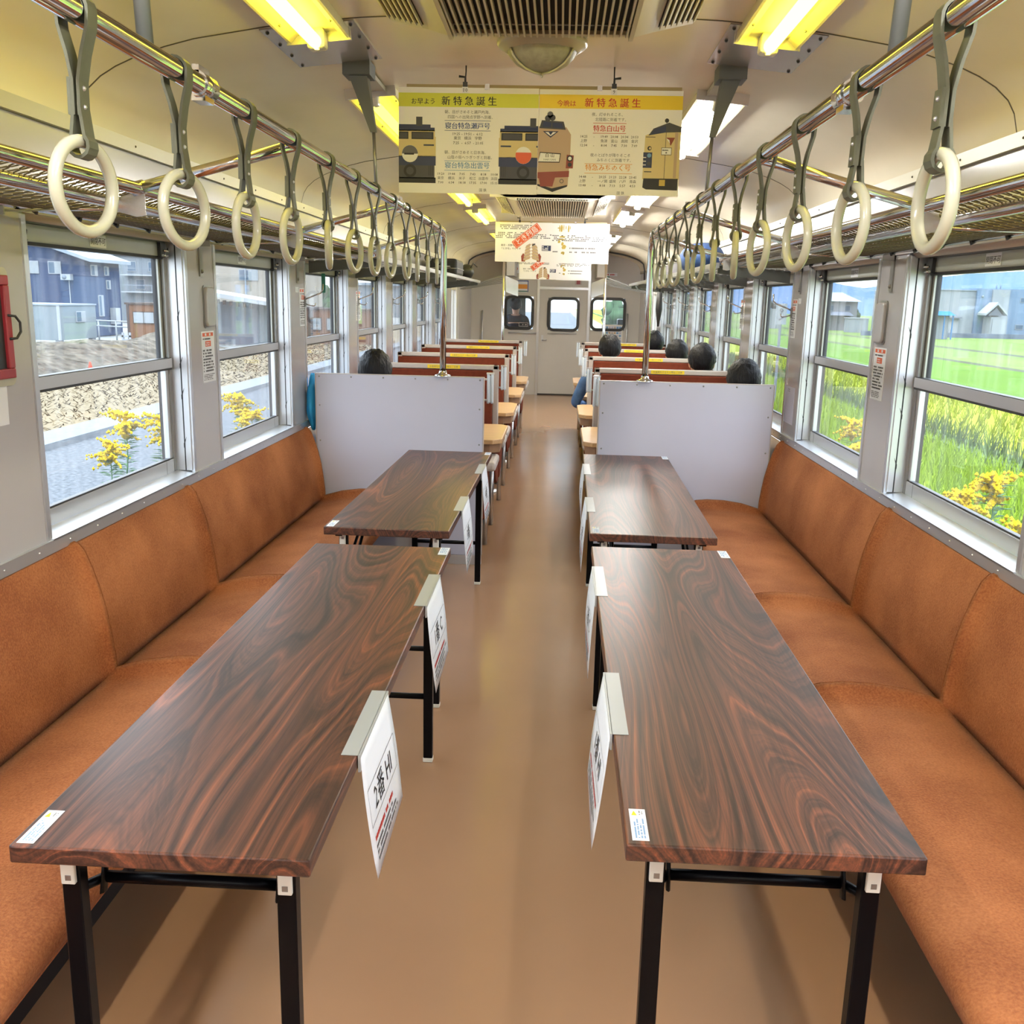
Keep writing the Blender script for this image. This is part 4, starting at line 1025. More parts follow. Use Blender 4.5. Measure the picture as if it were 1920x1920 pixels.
def far_posters(y, zt, zb, xl, xm, xr, sides):
    holder(y, zt+.006, (xr-xl)/2-.03, [(-.29, ''), (.27, '')], 'brown clip bar of the %s far posters' % sides)
    r, T, w, h = poster(xl, xm, y, zt, zb, '', 'white hanging poster with a slanted red stamp, left of the %s far pair' % sides)
    b = MB()
    b.scribble(T, .04, h-.060, w*.62, .042, 3, ix['ink_grey'], D, step=.012); b.scribble(T, .004, h-.135, w-.008, .055, 4, ix['ink_grey'], D, fill=.7, step=.02)
    b.text(T, '東京・長野なら', .020, .05, h-.200, D, ix['ink'], 'LEFT', bold=.02); b.text(T, '「とき号」でどうぞ', .020, .045, h-.228, D, ix['ink'], 'LEFT', bold=.02)
    b.rect(T, w-.085, h-.235, w-.006, h-.190, D, ix['navy']); b.scribble(T, w-.082, h-.232, .074, .040, 3, ix['white_print'], D+.0004)
    b.build('lettering', PI_, r)
    b = MB(); S = T @ Matrix.Translation((.272, h-.112, 0)) @ Matrix.Rotation(math.radians(37), 4, 'Z')
    b.rect(S, -.135, -.036, .135, .036, D+.0006, ix['red_print']); b.rect(S, -.128, -.030, .128, .030, D+.0008, ix['white_print']); b.rect(S, -.126, -.028, .126, .028, D+.0010, ix['red_print'])
    b.text(S, 'とき列島', .056, 0, -.020, D+.0014, ix['white_print'], bold=.02); b.build('stamp', PI_, r)
    b = MB(); b.sheet(T, [(.232, .004), (.262, .004), (.270, .05), (.245, .075), (.228, .05)], D, ix['maroon']); b.sheet(T, [(.365, .004), (.395, .004), (.402, .05), (.385, .075), (.358, .05)], D, ix['maroon'])
    for k in range(5):
        z = .012+.026*k; sl = .010*(k % 2)
        b.sheet(T, [(.246+.004*k, z), (.300, z+.018), (.312, z+.032), (.300, z+.040), (.250+.005*k, z+.022)], D+.0002, ix['tan']); b.sheet(T, [(.386-.004*k, z), (.328, z+.018), (.314, z+.034), (.328, z+.042), (.382-.005*k, z+.022)], D+.0003, ix['tan'])
        b.sheet(T, [(.254+.004*k, z), (.304, z+.017), (.304, z+.021), (.252+.004*k, z+.004)], D+.0004, ix['ochre']); b.sheet(T, [(.380-.004*k, z), (.324, z+.017), (.324, z+.021), (.382-.004*k, z+.004)], D+.0005, ix['ochre'])
    b.sheet(T, [(.318, .130), (.35, .150), (.345, .158), (.325, .152)], D+.0005, ix['dkgrey'])
    b.build('picture', PI_, r)
    r, T, w, h = poster(xm, xr, y-.001, zt-.002, zb-.004, '', 'white hanging poster with ochre brush lettering, right of the %s far pair' % sides)
    b = MB()
    for k, (x, z, a, c) in enumerate(((.062, h-.070, .010, .055), (.075, h-.072, .018, .06), (.098, h-.060, .006, .05), (.118, h-.050, .006, .03), (.138, h-.074, .012, .06), (.155, h-.05, .005, .03), (.050, h-.045, .02, .010), (.07, h-.12, .05, .014), (.06, h-.14, .06, .012), (.055, h-.165, .022, .022), (.085, h-.185, .020, .03), (.092, h-.215, .035, .038), (.085, h-.255, .03, .02), (.098, h-.262, .015, .02))):
        b.sheet(T, [(x, z), (x+a*.7, z+c*.05), (x+a, z+c*.6), (x+a*.6, z+c), (x+a*.1, z+c*.9), (x-a*.15, z+c*.4)], D, ix['ochre'])
    b.build('brush_print', PI_, r)
    b = MB(); b.scribble(T, .004, h-.150, w-.008, .055, 4, ix['ink_grey'], D, fill=.7, step=.02); b.scribble(T, .155, h-.215, .25, .020, 1, ix['ink_grey'], D, fill=.8, step=.014); b.scribble(T, .155, h-.248, .24, .020, 1, ix['ink_grey'], D, fill=.75, step=.014); b.scribble(T, .01, h-.245, .06, .018, 1, ix['ink_grey'], D, step=.014)
    b.build('lettering', PI_, r)
far_posters(8.55, 2.158, 1.826, -.500, -.010, .484, 'nearer')
far_posters(12.95, 2.10, 1.776, -.475, .015, .470, 'farther')
# ================================================================== BOX SEATS
ZB_ = 1.052
def grip(r, sd, x, y, z1):
    b = MB()
    for dx in (-.011, .011):
        b.tube([(sd*x+dx, y, z1-.165), (sd*x+dx, y-.004, z1-.155), (sd*x+dx, y-.006, z1-.02), (sd*x+dx, y, z1)], .0085, 8)
    b.box(sd*x-.019, y-.004, z1-.162, sd*x+.019, y+.008, z1-.010)
    g = b.build('grab_handle', 'grip', r)
    b = MB(); b.tube([(sd*x, y, z1-.035), (sd*(x+.05), y+.004, z1-.03)], .007, 6); b.build('handle_bracket', 'alu', g)
    b = MB(); b.tube([(sd*x, y, z1-.15), (sd*(x+.035), y+.004, z1-.15)], .007, 6); b.build('handle_bracket', 'alu', g)
    b = MB(); b.box(sd*x-.021, y-.010, z1-.003, sd*x+.021, y+.012, z1+.006); b.build('handle_cap', 'alu', g)
def half_seat(r, sd, yb, dr):       # a cushion facing dr from the back plane yb
    b = MB(); b.box(sd*.36, yb, .27, sd*1.29, yb+dr*.47, .36); b.build('seat', 'seat_vinyl', r, bevel=.03, seg=3)
    b = MB(); b.hexa([(sd*.375, yb, .35), (sd*1.28, yb, .35), (sd*1.28, yb+dr*.09, .35), (sd*.375, yb+dr*.09, .35)], [(sd*.375, yb, ZB_-.035), (sd*1.28, yb, ZB_-.035), (sd*1.28, yb+dr*.03, ZB_-.035), (sd*.375, yb+dr*.03, ZB_-.035)]); b.build('backrest', 'seat_vinyl', r, bevel=.01)
    b = MB(); b.box(sd*.262, yb+dr*.05, .525, sd*.345, yb+dr*.40, .58); arm = b.build('armrest', 'seat_trim', r, bevel=.02, seg=3)
    b = MB(); b.prism([(yb+dr*q, z) for q, z in ((.04, .525), (.38, .525), (.40, .46), (.37, .36), (.28, .28), (.14, .24), (.04, .24))], 'x', sd*.322, sd*.350); b.build('side_panel', 'seat_vinyl', r, bevel=.008)
    b = MB(); b.box(sd*.40, yb+dr*.12, 0, sd*1.2, yb+dr*.36, .27); b.build('pedestal', 'rack_grey', r)
    b = MB(); b.tube([(sd*.345, yb+dr*.40, 0), (sd*.345, yb+dr*.40, .40)], .016, 8); b.build('leg', 'alu', r)
for sd in (-1, 1):
    r = thing('box_seat', (sd*.8, YP+.04, 0), 'brown box seat backing onto the %s lavender partition' % SIDE[sd], 'seat', 'box seats')
    b = MB(); b.box(sd*.335, YP+.035, .36, sd*1.27, YP+.07, 1.03); b.build('seat_frame', 'seat_trim', r)
    half_seat(r, sd, YP+.07, 1); grip(r, sd, .300, YP+.10, 1.092)
    for i in range(4):
        y = 6.73+1.42*i
        r = thing('box_seat', (sd*.8, y, 0), 'back-to-back brown box seat with pale trim, %s row behind the %s partition' % (ORD[i], SIDE[sd]), 'seat', 'box seats')
        b = MB(); x0, x1 = .335, 1.285
        b.box(sd*x0, y-.035, ZB_-.032, sd*x1, y+.035, ZB_); b.box(sd*x0, y-.035, .36, sd*(x0+.04), y+.035, ZB_); b.box(sd*(x1-.04), y-.035, .36, sd*x1, y+.035, ZB_); b.box(sd*x0, y-.012, .36, sd*x1, y+.012, ZB_)
        b.build('seat_frame', 'seat_trim', r, bevel=.006)
        half_seat(r, sd, y-.012, -1); half_seat(r, sd, y+.012, 1)
        grip(r, sd, .30, y-.01, 1.048)
        T = frame((sd*.82+(.10 if sd < 0 else .02), y-.0362, ZB_-.016), (1, 0, 0), (0, 0, 1))
        b = MB(); b.slab(T, [(-.115, -.0125), (.115, -.0125), (.115, .0125), (-.115, .0125)], .0008, 0); b.text(T, 'お座席をお立ちの際はご注意', .0155, 0, -.0055, .0013, 1); b.build('sticker', ['yellow', 'ink_grey'], r)
    for i in range(4):
        y0 = 5.68+1.42*i
        r = thing('tray_table', (sd*.6, y0+.4, .67), 'light wood side table in the %s box bay behind the %s partition' % (ORD[i], SIDE[sd]), 'table', 'side tables of the box bays')
        b = MB(); b.prism([(sd*1.32, y0), (sd*.30, y0), (sd*.245, y0+.06), (sd*.245, y0+.70), (sd*.29, y0+.76), (sd*1.32, y0+.76)][::sd], 'z', .647, .675); b.build('tabletop', 'tray_wood', r, bevel=.004)
        b = MB(); b.prism([(sd*1.32, y0+.03), (sd*.32, y0+.03), (sd*.262, y0+.08), (sd*.262, y0+.68), (sd*.31, y0+.73), (sd*1.32, y0+.73)][::sd], 'z', .590, .647); b.build('fascia', 'tray_fascia', r)
        b = MB(); b.tube([(sd*.42, y0+.38, 0), (sd*.42, y0+.38, .59)], .018, 10); b.lathe([(.07, 0), (.07, .008), (.02, .02)], (sd*.42, y0+.38, 0), 16); b.build('leg', 'alu', r)
# ================================================================== THINGS ON THE WALL PILLARS
def wall_frame(sd, y, z, d=0.): return frame((sd*(HX-d), y, z), (0, -sd, 0), (0, 0, 1))
def rr_poly(w, h, rad, n=5):
    o = []
    for cx, cy, a0 in ((w/2-rad, h/2-rad, 0), (-w/2+rad, h/2-rad, 90), (-w/2+rad, -h/2+rad, 180), (w/2-rad, -h/2+rad, 270)):
        for k in range(n+1):
            a = math.radians(a0+90*k/n); o.append((cx+rad*math.cos(a), cy+rad*math.sin(a)))
    return o
PIL = [(c+a2)/2 for (a, c), (a2, c2) in zip(WIN, WIN[1:])]      # pillar centres; PIL[4] lies between the two bench windows
for sd in (-1, 1):
    T = wall_frame(sd, 3.885, 1.447)
    r = thing('hatch_cover', (sd*HX, PIL[4], 1.45), 'rounded grey hatch cover on the pillar between the %s bench windows' % SIDE[sd], 'cover')
    b = MB(); b.slab(T, rr_poly(.105, .170, .02), .004); b.build('base_plate', 'alu_dark', r)
    b = MB(); b.slab(T, rr_poly(.092, .156, .02), .018); b.build('raised_face', 'panel', r, bevel=.006, seg=3)
    names = [(4, .17, 'between the two %s bench windows'), (5, .17, 'beside the %s partition'), (6, .17, 'on the second %s pillar behind the partition')]
    for k, off, wh in names:
        z = 1.248 if k == 4 else 1.437
        T = wall_frame(sd, {4: 3.872, 5: 5.355, 6: 6.84}[k], z)
        b = MB(); w, h = .142, .205
        b.slab(T, [(-w/2, -h/2), (w/2, -h/2), (w/2, h/2), (-w/2, h/2)], .0008, 0)
        b.rect(T, -w*.42, h*.40, w*.42, h*.47, .0010, 2)
        for i in range(5): b.rect(T, -w*.40+w*.165*i, h*.412, -w*.40+w*.165*i+w*.12, h*.46, .0013, 0 if i in (1, 3) else 2)
        b.scribble(T, -w*.4, h*.33, w*.8, h*.05, 1, 1, .0012, .9)
        b.rect(T, -w*.22, h*.20, w*.22, h*.31, .0010, 2); b.scribble(T, -w*.18, h*.215, w*.36, h*.08, 2, 0, .0013)
        b.scribble(T, -w*.43, -h*.30, w*.86, h*.46, 8, 1, .0012, .85); b.scribble(T, -w*.43, -h*.46, w*.86, h*.13, 4, 3, .0012, .9)
        tag(b.build('warning_sticker', ['paper', 'ink', 'red_print', 'ink_grey'], org=Vector((sd*HX, PIL[k], z))), 'tall white warning sticker with red heading, ' + wh % SIDE[sd], 'sticker')
    for k in range(5, 10):
        y = PIL[k]+(.17 if k > 5 else .15)
        r = thing('coat_hook', (sd*HX, y, 1.42), 'wire coat hook on the %s %s pillar from the partition' % (ORD[k-5], SIDE[sd]), 'hook', 'coat hooks on the window pillars')
        b = MB(); b.box(sd*(HX-.008), y-.012, 1.44, sd*HX, y+.012, 1.495); b.build('hook_plate', 'alu_dark', r)
        b = MB(); x = HX-.006
        b.tube([(sd*x, y, 1.48), (sd*(x-.035), y, 1.495), (sd*(x-.085), y, 1.515), (sd*(x-.10), y, 1.53), (sd*(x-.102), y, 1.565)], .0045, 8); b.tube([(sd*x, y, 1.455), (sd*(x-.03), y, 1.445), (sd*(x-.05), y, 1.445), (sd*(x-.058), y, 1.46)], .004, 8); b.build('wire', 'steel', r)
        if sd < 0 and k == 5:
            T = frame((sd*(x-.104), y, 1.57), (1, 0, 0), (0, 0, 1)); b = MB(); b.slab(T, rr_poly(.022, .105, .006), .003); g = b.build('green_tag', 'green_tag', r); g['label'] = 'green plastic tag'
    T = wall_frame(sd, PIL[5], 1.53); b = MB(); b.slab(T, [(-.03, -.014), (.03, -.014), (.03, .014), (-.03, .014)], .0006, 0); b.text(T, '12' if sd < 0 else '11', .022, 0, -.008, .001, 1)
    tag(b.build('number_sticker', ['paper', 'ink_grey'], org=Vector((sd*HX, PIL[5], 1.53))), 'small pale number sticker high on the pillar beside the %s partition' % SIDE[sd], 'sticker')
# red framed case and sticker at the left edge
r = thing('display_case', (-HX, 2.36, 1.36), 'red framed wall case with black ring handle left of the nearest left window', 'case')
b = MB(); T = wall_frame(-1, 2.305, 1.405); b.slab(T, rr_poly(.30, .30, .02), .006); b.build('back_plate', 'ceiling_strip', r)
b = MB(); w = .26
for x0, z0, x1, z1 in ((-.13, -.13, .13, -.105), (-.13, .105, .13, .13), (-.13, -.105, -.105, .105), (.105, -.105, .13, .105)):
    b.slab(T @ Matrix.Translation((0, 0, .006)), [(x0, z0), (x1, z0), (x1, z1), (x0, z1)], .014)
b.build('red_frame', 'red_frame', r, bevel=.003)
b = MB(); b.slab(T @ Matrix.Translation((0, 0, .006)), [(-.105, -.105), (.105, -.105), (.105, .105), (-.105, .105)], .004); b.build('window_pane', 'rubber', r)
b = MB(); b.tube([T @ Vector((.112, .03, .018)), T @ Vector((.128, .028, .03)), T @ Vector((.145, .012, .032)), T @ Vector((.145, -.012, .032)), T @ Vector((.128, -.028, .03)), T @ Vector((.112, -.03, .018))], .0035, 8); b.build('ring_handle', 'rubber', r)
T = wall_frame(-1, 2.368, 1.23); b = MB(); b.slab(T, [(-.05, -.075), (.045, -.075), (.05, .08), (-.05, .08)], .0008, 0); b.rect(T, .02, .055, .035, .07, .001, 1)
for i in range(5): b.scribble(frame((-HX+.0, 2.368, 1.23), (0, 0, 1), (0, -1, 0)), -.06, -.04+.016*i, .10, .012, 1, 2, -.0014)
tag(b.build('instruction_sticker', ['paper', 'red_print', 'ink_grey'], org=Vector((-HX, 2.40, 1.145))), 'worn white instruction sticker below the red wall case', 'sticker')
T = wall_frame(1, 5.28, .975); b = MB(); b.slab(T, [(-.10, -.10), (.10, -.10), (.10, .10), (-.10, .10)], .0008, 0); b.scribble(T, -.045, .07, .05, .02, 2, 1, .0011)
tag(b.build('wall_notice', ['part_panel', 'ink_grey'], org=Vector((HX, PIL[5], 1.0))), 'plain pale notice low on the pillar beside the right partition', 'notice')
T = frame((1.405, 5.55, .95), (0, -1, 0), (0, 0, 1)); b = MB(); b.slab(T, [(-.07, -.09), (.07, -.09), (.07, .13), (-.07, .13)], .001, 0); b.rect(T, -.07, -.07, .07, .04, .0014, 1); b.scribble(T, -.06, -.06, .12, .09, 4, 2, .0018, .8)
tag(b.build('window_notice', ['paper', 'yellow', 'ink_grey'], org=Vector((1.405, 5.55, .95))), 'white and yellow notice on the right window behind the partition', 'notice')
# ================================================================== BULKHEAD FITTINGS
YB = 15.6
T = frame((-.535, YB-.001, 1.72), (1, 0, 0), (0, 0, 1)); b = MB(); b.slab(T, [(-.10, -.09), (.10, -.09), (.10, .09), (-.10, .09)], .003, 0)
b.rect(T, -.095, -.04, .085, .03, .0036, 1); b.rect(T, -.10, .075, .10, .09, .0036, 2); b.rect(T, .088, -.09, .10, .09, .0038, 2); b.rect(T, -.095, -.085, .085, -.07, .0036, 3)
tag(b.build('safety_sign', ['paper', 'ink_orange', 'ink_blue', 'green_tag'], org=Vector((-.535, YB, 1.72))), 'orange and blue sign left of the cab door', 'sign')
T = frame((-.60, YB-.001, 1.99), (1, 0, 0), (0, 0, 1)); b = MB(); b.slab(T, [(-.10, -.07), (.10, -.07), (.10, .07), (-.10, .07)], .002, 0)
b.disc(T, -.045, 0, .035, .0026, 1); b.disc(T, -.045, 0, .026, .003, 0); b.rect(T, -.065, -.004, -.025, .004, .0034, 2); b.rect(T, .04, -.03, .06, .03, .0026, 3)
tag(b.build('no_smoking_sign', ['paper', 'red_print', 'ink', 'ink_blue'], org=Vector((-.60, YB, 1.99))), 'white prohibition sign high on the left of the cab wall', 'sign')
T = frame((.93, YB-.001, 1.0), (1, 0, 0), (0, 0, 1)); r = thing('notice_board', (.93, YB, 1.0), 'framed leaflet board under the right cab window', 'board')
b = MB(); b.slab(T, [(-.17, -.15), (.17, -.15), (.17, .15), (-.17, .15)], .01); b.build('frame', 'white_plastic', r)
b = MB(); b.rect(T, -.155, -.135, .155, .135, .0105, 0); random.seed(3)
for i in range(7):
    for j in range(6):
        x, z = -.145+.042*i, -.125+.043*j; b.rect(T, x, z, x+.034, z+.032, .011, random.choice([1, 2, 3, 4, 1, 3]))
b.rect(T, -.06, -.13, .02, -.10, .0115, 5)
b.build('leaflets', ['paper', 'ink_lblue', 'tan', 'part_panel', 'seat_trim', 'yellow'], r)
T = frame((.36, YB-.001, 1.80), (1, 0, 0), (0, 0, 1)); b = MB(); b.slab(T, [(-.055, -.04), (.055, -.04), (.055, .04), (-.055, .04)], .01, 0); b.rect(T, -.03, -.03, .03, .03, .0106, 1)
tag(b.build('alarm_box', ['seat_trim', 'red_frame'], org=Vector((.36, YB, 1.80))), 'small red alarm box above the cab door', 'box')
T = frame((.83, YB-.001, 1.93), (1, 0, 0), (0, 0, 1)); b = MB(); b.slab(T, [(-.14, -.025), (.14, -.025), (.14, .025), (-.14, .025)], .006, 0); b.scribble(T, -.12, -.018, .24, .036, 1, 1, .0066, .9); b.rect(T, -.10, -.075, .02, -.03, .004, 2)
tag(b.build('name_plate', ['paper', 'ink_red', 'green_tag'], org=Vector((.83, YB, 1.93))), 'long white plate high on the right of the cab wall', 'sign')
T = frame((-.50, YB+.018, 1.12), (1, 0, 0), (0, 0, 1)); b = MB(); b.slab(T, [(-.075, -.03), (.075, -.03), (.075, .03), (-.075, .03)], .002, 0); b.rect(T, -.068, -.023, .068, .023, .0025, 1); b.scribble(T, -.058, -.014, .116, .028, 1, 0, .003, .9)
tag(b.build('cab_notice', ['seat_trim', 'ink'], org=Vector((-.50, YB, 1.12))), 'small dark framed notice on the left cab window', 'notice')
b = MB(); b.tube([(-.74, YB-.03, .99), (-.29, YB-.03, .99)], .011, 8); b.box(-.73, YB-.03, .98, -.72, YB, 1.0); b.box(-.31, YB-.03, .98, -.30, YB, 1.0)
tag(b.build('grab_bar', 'alu'), 'short horizontal grab bar under the left cab window', 'rail')
for sd in (-1, 1):
    b = MB(); b.tube([(sd*1.16, YB-.04, .5), (sd*1.16, YB-.04, 1.33)], .012, 8); b.box(sd*1.16-.01, YB-.04, 1.30, sd*1.16+.01, YB, 1.32); b.box(sd*1.16-.01, YB-.04, .6, sd*1.16+.01, YB, .62); tag(b.build('grab_bar', 'alu'), 'upright grab bar on the %s of the cab wall' % SIDE[sd], 'rail')
    b = MB(); b.box(sd*.62, 14.7, 1.86, sd*.74, YB, 2.245); tag(b.build('ceiling_box', 'end_wall'), 'upright beige box under the ceiling on the %s before the cab wall' % SIDE[sd], 'box')
    b = MB(); pts = [(sd*x, 14.6, ceil_z(x)-.012) for x in [.74+.05*i for i in range(12)]]+[(sd*1.31, 14.6, 1.98), (sd*1.32, 14.6, 1.75)]
    b.tube(pts, .012, 6); tag(b.build('ceiling_trim', 'rubber'), 'dark arched trim under the %s ceiling curve before the cab' % SIDE[sd], 'trim')
# ================================================================== BAGS ON THE RACKS
r = thing('suitcase', (-1.13, 10.3, 1.72), 'black travel case lying on the far left luggage rack', 'bag')
b = MB(); b.box(-1.28, 9.95, 1.73, -.98, 10.6, 1.90); b.build('body', 'bag_black', r, bevel=.03, seg=3)
b = MB(); b.box(-1.285, 9.945, 1.80, -.975, 10.605, 1.808); b.tube([(-1.05, 9.95, 1.80), (-1.05, 9.92, 1.82), (-1.18, 9.92, 1.82), (-1.18, 9.95, 1.80)], .008, 6); b.build('zip_and_handle', 'alu_dark', r)
r = thing('tote_bag', (-1.1, 11.7, 1.72), 'small black slumped bag on the left rack near the cab', 'bag')
b = MB(); b.ball((-1.08, 11.75, 1.82), (.13, .16, .085), 14, 10, fn=lambda d: 1+.12*math.sin(5*d.x+3*d.y)); b.build('body', 'bag_black', r)
b = MB(); b.tube([(-1.0, 11.65, 1.86), (-.97, 11.68, 1.92), (-.93, 11.75, 1.88)], .008, 6); b.build('strap', 'bag_black', r)
r = thing('duffel_bag', (1.12, 7.3, 1.74), 'navy blue duffel bag on the right luggage rack behind the straps', 'bag')
b = MB(); b.ball((1.13, 7.45, 1.835), (.165, .36, .12), 18, 12, fn=lambda d: min(1, .94/max(abs(d.x)**4+abs(d.z)**4, .2)**.25)*(1+.03*math.sin(9*d.y))); b.build('body', 'bag_blue', r)
b = MB(); b.tube([(1.03, 7.25, 1.90), (1.0, 7.35, 1.965), (1.0, 7.55, 1.965), (1.03, 7.65, 1.90)], .010, 6); b.build('strap', 'bag_black', r)
r = thing('umbrella', (1.05, 8.6, 1.5), 'furled black umbrella hanging from the right rack front rail', 'umbrella')
b = MB(); b.tube([(.95, 8.62, 1.60), (.95, 8.62, 1.45), (.95, 8.62, 1.30)], [.022, .03, .008], 8); b.build('canopy', 'bag_black', r)
b = MB(); b.tube([(.95, 8.62, 1.60), (.95, 8.62, 1.70), (.94, 8.62, 1.745), (.925, 8.62, 1.74), (.918, 8.62, 1.715)], .007, 6); b.build('handle', 'rubber', r)
# ================================================================== PEOPLE
def skin_mesh(name, chains, mat, parent, sub=2, extra=None):
    # chains: lists of (point, radius); first vertex of the first chain is the root; chains may start at an index of an earlier vertex
    vs, es, rs = [], [], []
    for start, pts in chains:
        prev = start
        for p, rd in pts:
            vs.append(Vector(p)); rs.append(rd)
            if prev is not None: es.append((prev, len(vs)-1))
            prev = len(vs)-1
    o3 = ORG.get(parent.name, Vector())
    me = bpy.data.meshes.new(name); me.from_pydata([v-o3 for v in vs], es, []); me.materials.append(M[mat])
    ob = bpy.data.objects.new(name, me); COL.objects.link(ob); ob.parent = parent; ORG[ob.name] = o3
    md = ob.modifiers.new('skin', 'SKIN'); md.use_smooth_shade = True
    lay = me.skin_vertices[0] if len(me.skin_vertices) else None
    if lay is None:
        bm = bmesh.new(); bm.from_mesh(me); bm.verts.layers.skin.verify(); bm.to_mesh(me); bm.free(); lay = me.skin_vertices[0]
    for i, rd in enumerate(rs):
        lay.data[i].radius = (rd, rd) if not isinstance(rd, tuple) else rd; lay.data[i].use_root = (i == 0)
    s = ob.modifiers.new('s', 'SUBSURF'); s.levels = sub; s.render_levels = sub
    return ob
def person(x, y, z, dr, lab, top, legs, head_dx=0., elbow=0., stand=False, tall=.94):
    # seated (or standing) figure looking along dr*y; z is the seat or floor height
    r = thing('person', (x, y, z), lab, 'person')
    def p(a, b_, c): return (x+a, y+dr*b_, z+c*tall)
    HZ = .655 if not stand else 1.46     # chin level
    if stand: hip, kn, an, hp = (0, .02, .88), None, None, .88
    H = lambda a, b_, c: p(a+head_dx, b_, HZ+c)
    base = .10 if not stand else .90
    torso = [(p(0, .02, base), (.15, .115)), (p(0, .0, base+.16), (.145, .10)), (p(0, -.01, base+.36), (.155, .105)), (p(0, .0, base+.45), (.10, .075)), (p(head_dx*.5, .01, (HZ-.03 if not stand else base+.50)), .052)]
    head = [(H(0, .02, .0), .062), (H(0, .015, .07), (.076, .092)), (H(0, .005, .15), (.078, .096)), (H(0, .0, .205), (.055, .07))]
    ch = [(None, torso), (4, head)]
    nI = 9
    def limb(start, pts):
        ch.append((start, pts))
    for s in (-1, 1):
        eb = elbow if s*1 == (-1 if elbow < 0 else 1) and elbow else 0
        sh = p(s*.175, .0, base+.43); el = p(s*(.215+abs(eb)), .04+abs(eb)*.3, base+.16); wr = p(s*.13, .26, base+.12) if not stand else p(s*.20, .22, base+.20)
        limb(3, [(sh, .058), (el, .043), (wr, .030), ((wr[0]-s*.02, wr[1]+dr*.07, wr[2]-.005), (.036, .02))])
        if not stand:
            limb(0, [(p(s*.09, .10, base-.02), .085), (p(s*.10, .46, base-.03), .062), (p(s*.10, .47, -.30 if z > .2 else -.2), .048), (p(s*.10, .46, -z+.06), .036), (p(s*.10, .58, -z+.04), (.038, .028))])
        else:
            limb(0, [(p(s*.09, .0, .78), .088), (p(s*.095, .02, .46), .062), (p(s*.095, .0, .08), .04), (p(s*.095, .12, .035), (.038, .028))])
    body = skin_mesh('body', ch, 'skin', r, 2)
    # face and ears belong to the head
    b = MB()
    for s in (-1, 1): b.ball(H(s*.082, .0, .10), (.012, .022, .033), 8, 6)
    b.ball(H(0, .115, .09), (.013, .02, .024), 8, 6)
    b.build('ears_and_nose', 'skin', body)
    b = MB()
    for s in (-1, 1): b.ball(H(s*.032, .092, .115), (.012, .010, .008), 8, 6)
    b.build('eyes', 'rubber', body)
    # hair: a cap over the back and top of the skull
    b = MB(); c = Vector(H(0, -.006, .135)); rx, ry, rz = .098, .114, .118; nu, nv = 28, 16
    rnd = random.Random(hash(lab) % 999)
    for i in range(nv+1):
        for k in range(nu):
            a = 2*PI*k/nu; fwd = math.cos(a)                # 1 towards the face
            tmax = math.radians(78 if fwd > .55 else 78+(.55-fwd)*42)
            t = tmax*i/nv; q = 1+.05*rnd.uniform(-1, 1)*(i > 1)
            b.v.append(c+Vector((rx*q*math.sin(t)*math.sin(a), dr*ry*q*math.sin(t)*fwd, rz*q*math.cos(t))))
    for i in range(nv):
        for k in range(nu):
            j = (k+1) % nu; f = [i*nu+k, (i+1)*nu+k, (i+1)*nu+j, i*nu+j]; b.f.append(f if dr < 0 else f[::-1]); b.m.append(0); b.s.append(True)
    b.build('hair', 'hair', r)
    # clothes follow the same skeleton, a little thicker
    g = 1.13
    def fat(pts): return [(q, tuple(e*g for e in rd) if isinstance(rd, tuple) else rd*g) for q, rd in pts]
    cl = [(None, fat(torso[:4]))]
    for st, pts in ch[2:]:
        if st == 3: cl.append((3, fat(pts[:3])))
    skin_mesh('shirt', cl, top, r, 2)
    tr = [(None, fat([torso[0], (p(0, .01, base+.05), (.15, .11))]))]
    for st, pts in ch[2:]:
        if st == 0: tr.append((0, fat(pts[:-1])))
    skin_mesh('trousers', tr, legs, r, 2)
    b = MB()
    for s in (-1, 1):
        a = p(s*(.10 if not stand else .095), .56 if not stand else .10, 0); b.ball((a[0], a[1]-dr*.02, .045), (.045, .125, .045), 12, 8)
    b.build('shoes', 'shoe', r)
    return r
SZ = .345
person(-.99, 5.58, SZ, 1, 'person in bright blue clothes by the window, seated behind the left partition', 'blue_cloth', 'denim', 0, .0)
person(1.05, 5.58, SZ, 1, 'black-haired person in black seated by the window behind the right partition', 'black_cloth', 'black_cloth', .10)
person(1.04, 6.96, SZ+.03, 1, 'black-haired person seated by the window behind the first right seat row', 'grey_cloth', 'black_cloth', .07)
person(1.04, 8.38, SZ, 1, 'low-sitting black-haired person seated by the window behind the second right seat row', 'white_cloth', 'denim', .06)
person(1.04, 9.80, SZ+.03, 1, 'black-haired person seated by the window behind the third right seat row', 'grey_cloth', 'black_cloth')
person(.52, 8.38, SZ+.03, 1, 'spiky black-haired person in a denim top on the right aisle seat', 'denim', 'black_cloth', 0., -.07)
person(-.66, 16.3, 0.0, 1, 'driver in dark striped clothes seen from behind through the left cab window', 'black_cloth', 'black_cloth', stand=True, tall=.90)
# blue shirt edge and its mirror image in the pillar, added as cloth
r = thing('shirt_reflection', (-1.33, 5.42, .80), 'bright blue cloth shape added for a shirt mirrored in the left window pillar', 'shirt_reflection')
b = MB(); N, K = 14, 18
b.ball((-1.315, 5.405, .90), (.035, .085, .16), K, N, fn=lambda d: 1+.10*math.sin(9*d.z+4*d.y)+.06*math.sin(17*d.y+3*d.z)); b.build('cloth', 'blue_cloth', r, sub=1)
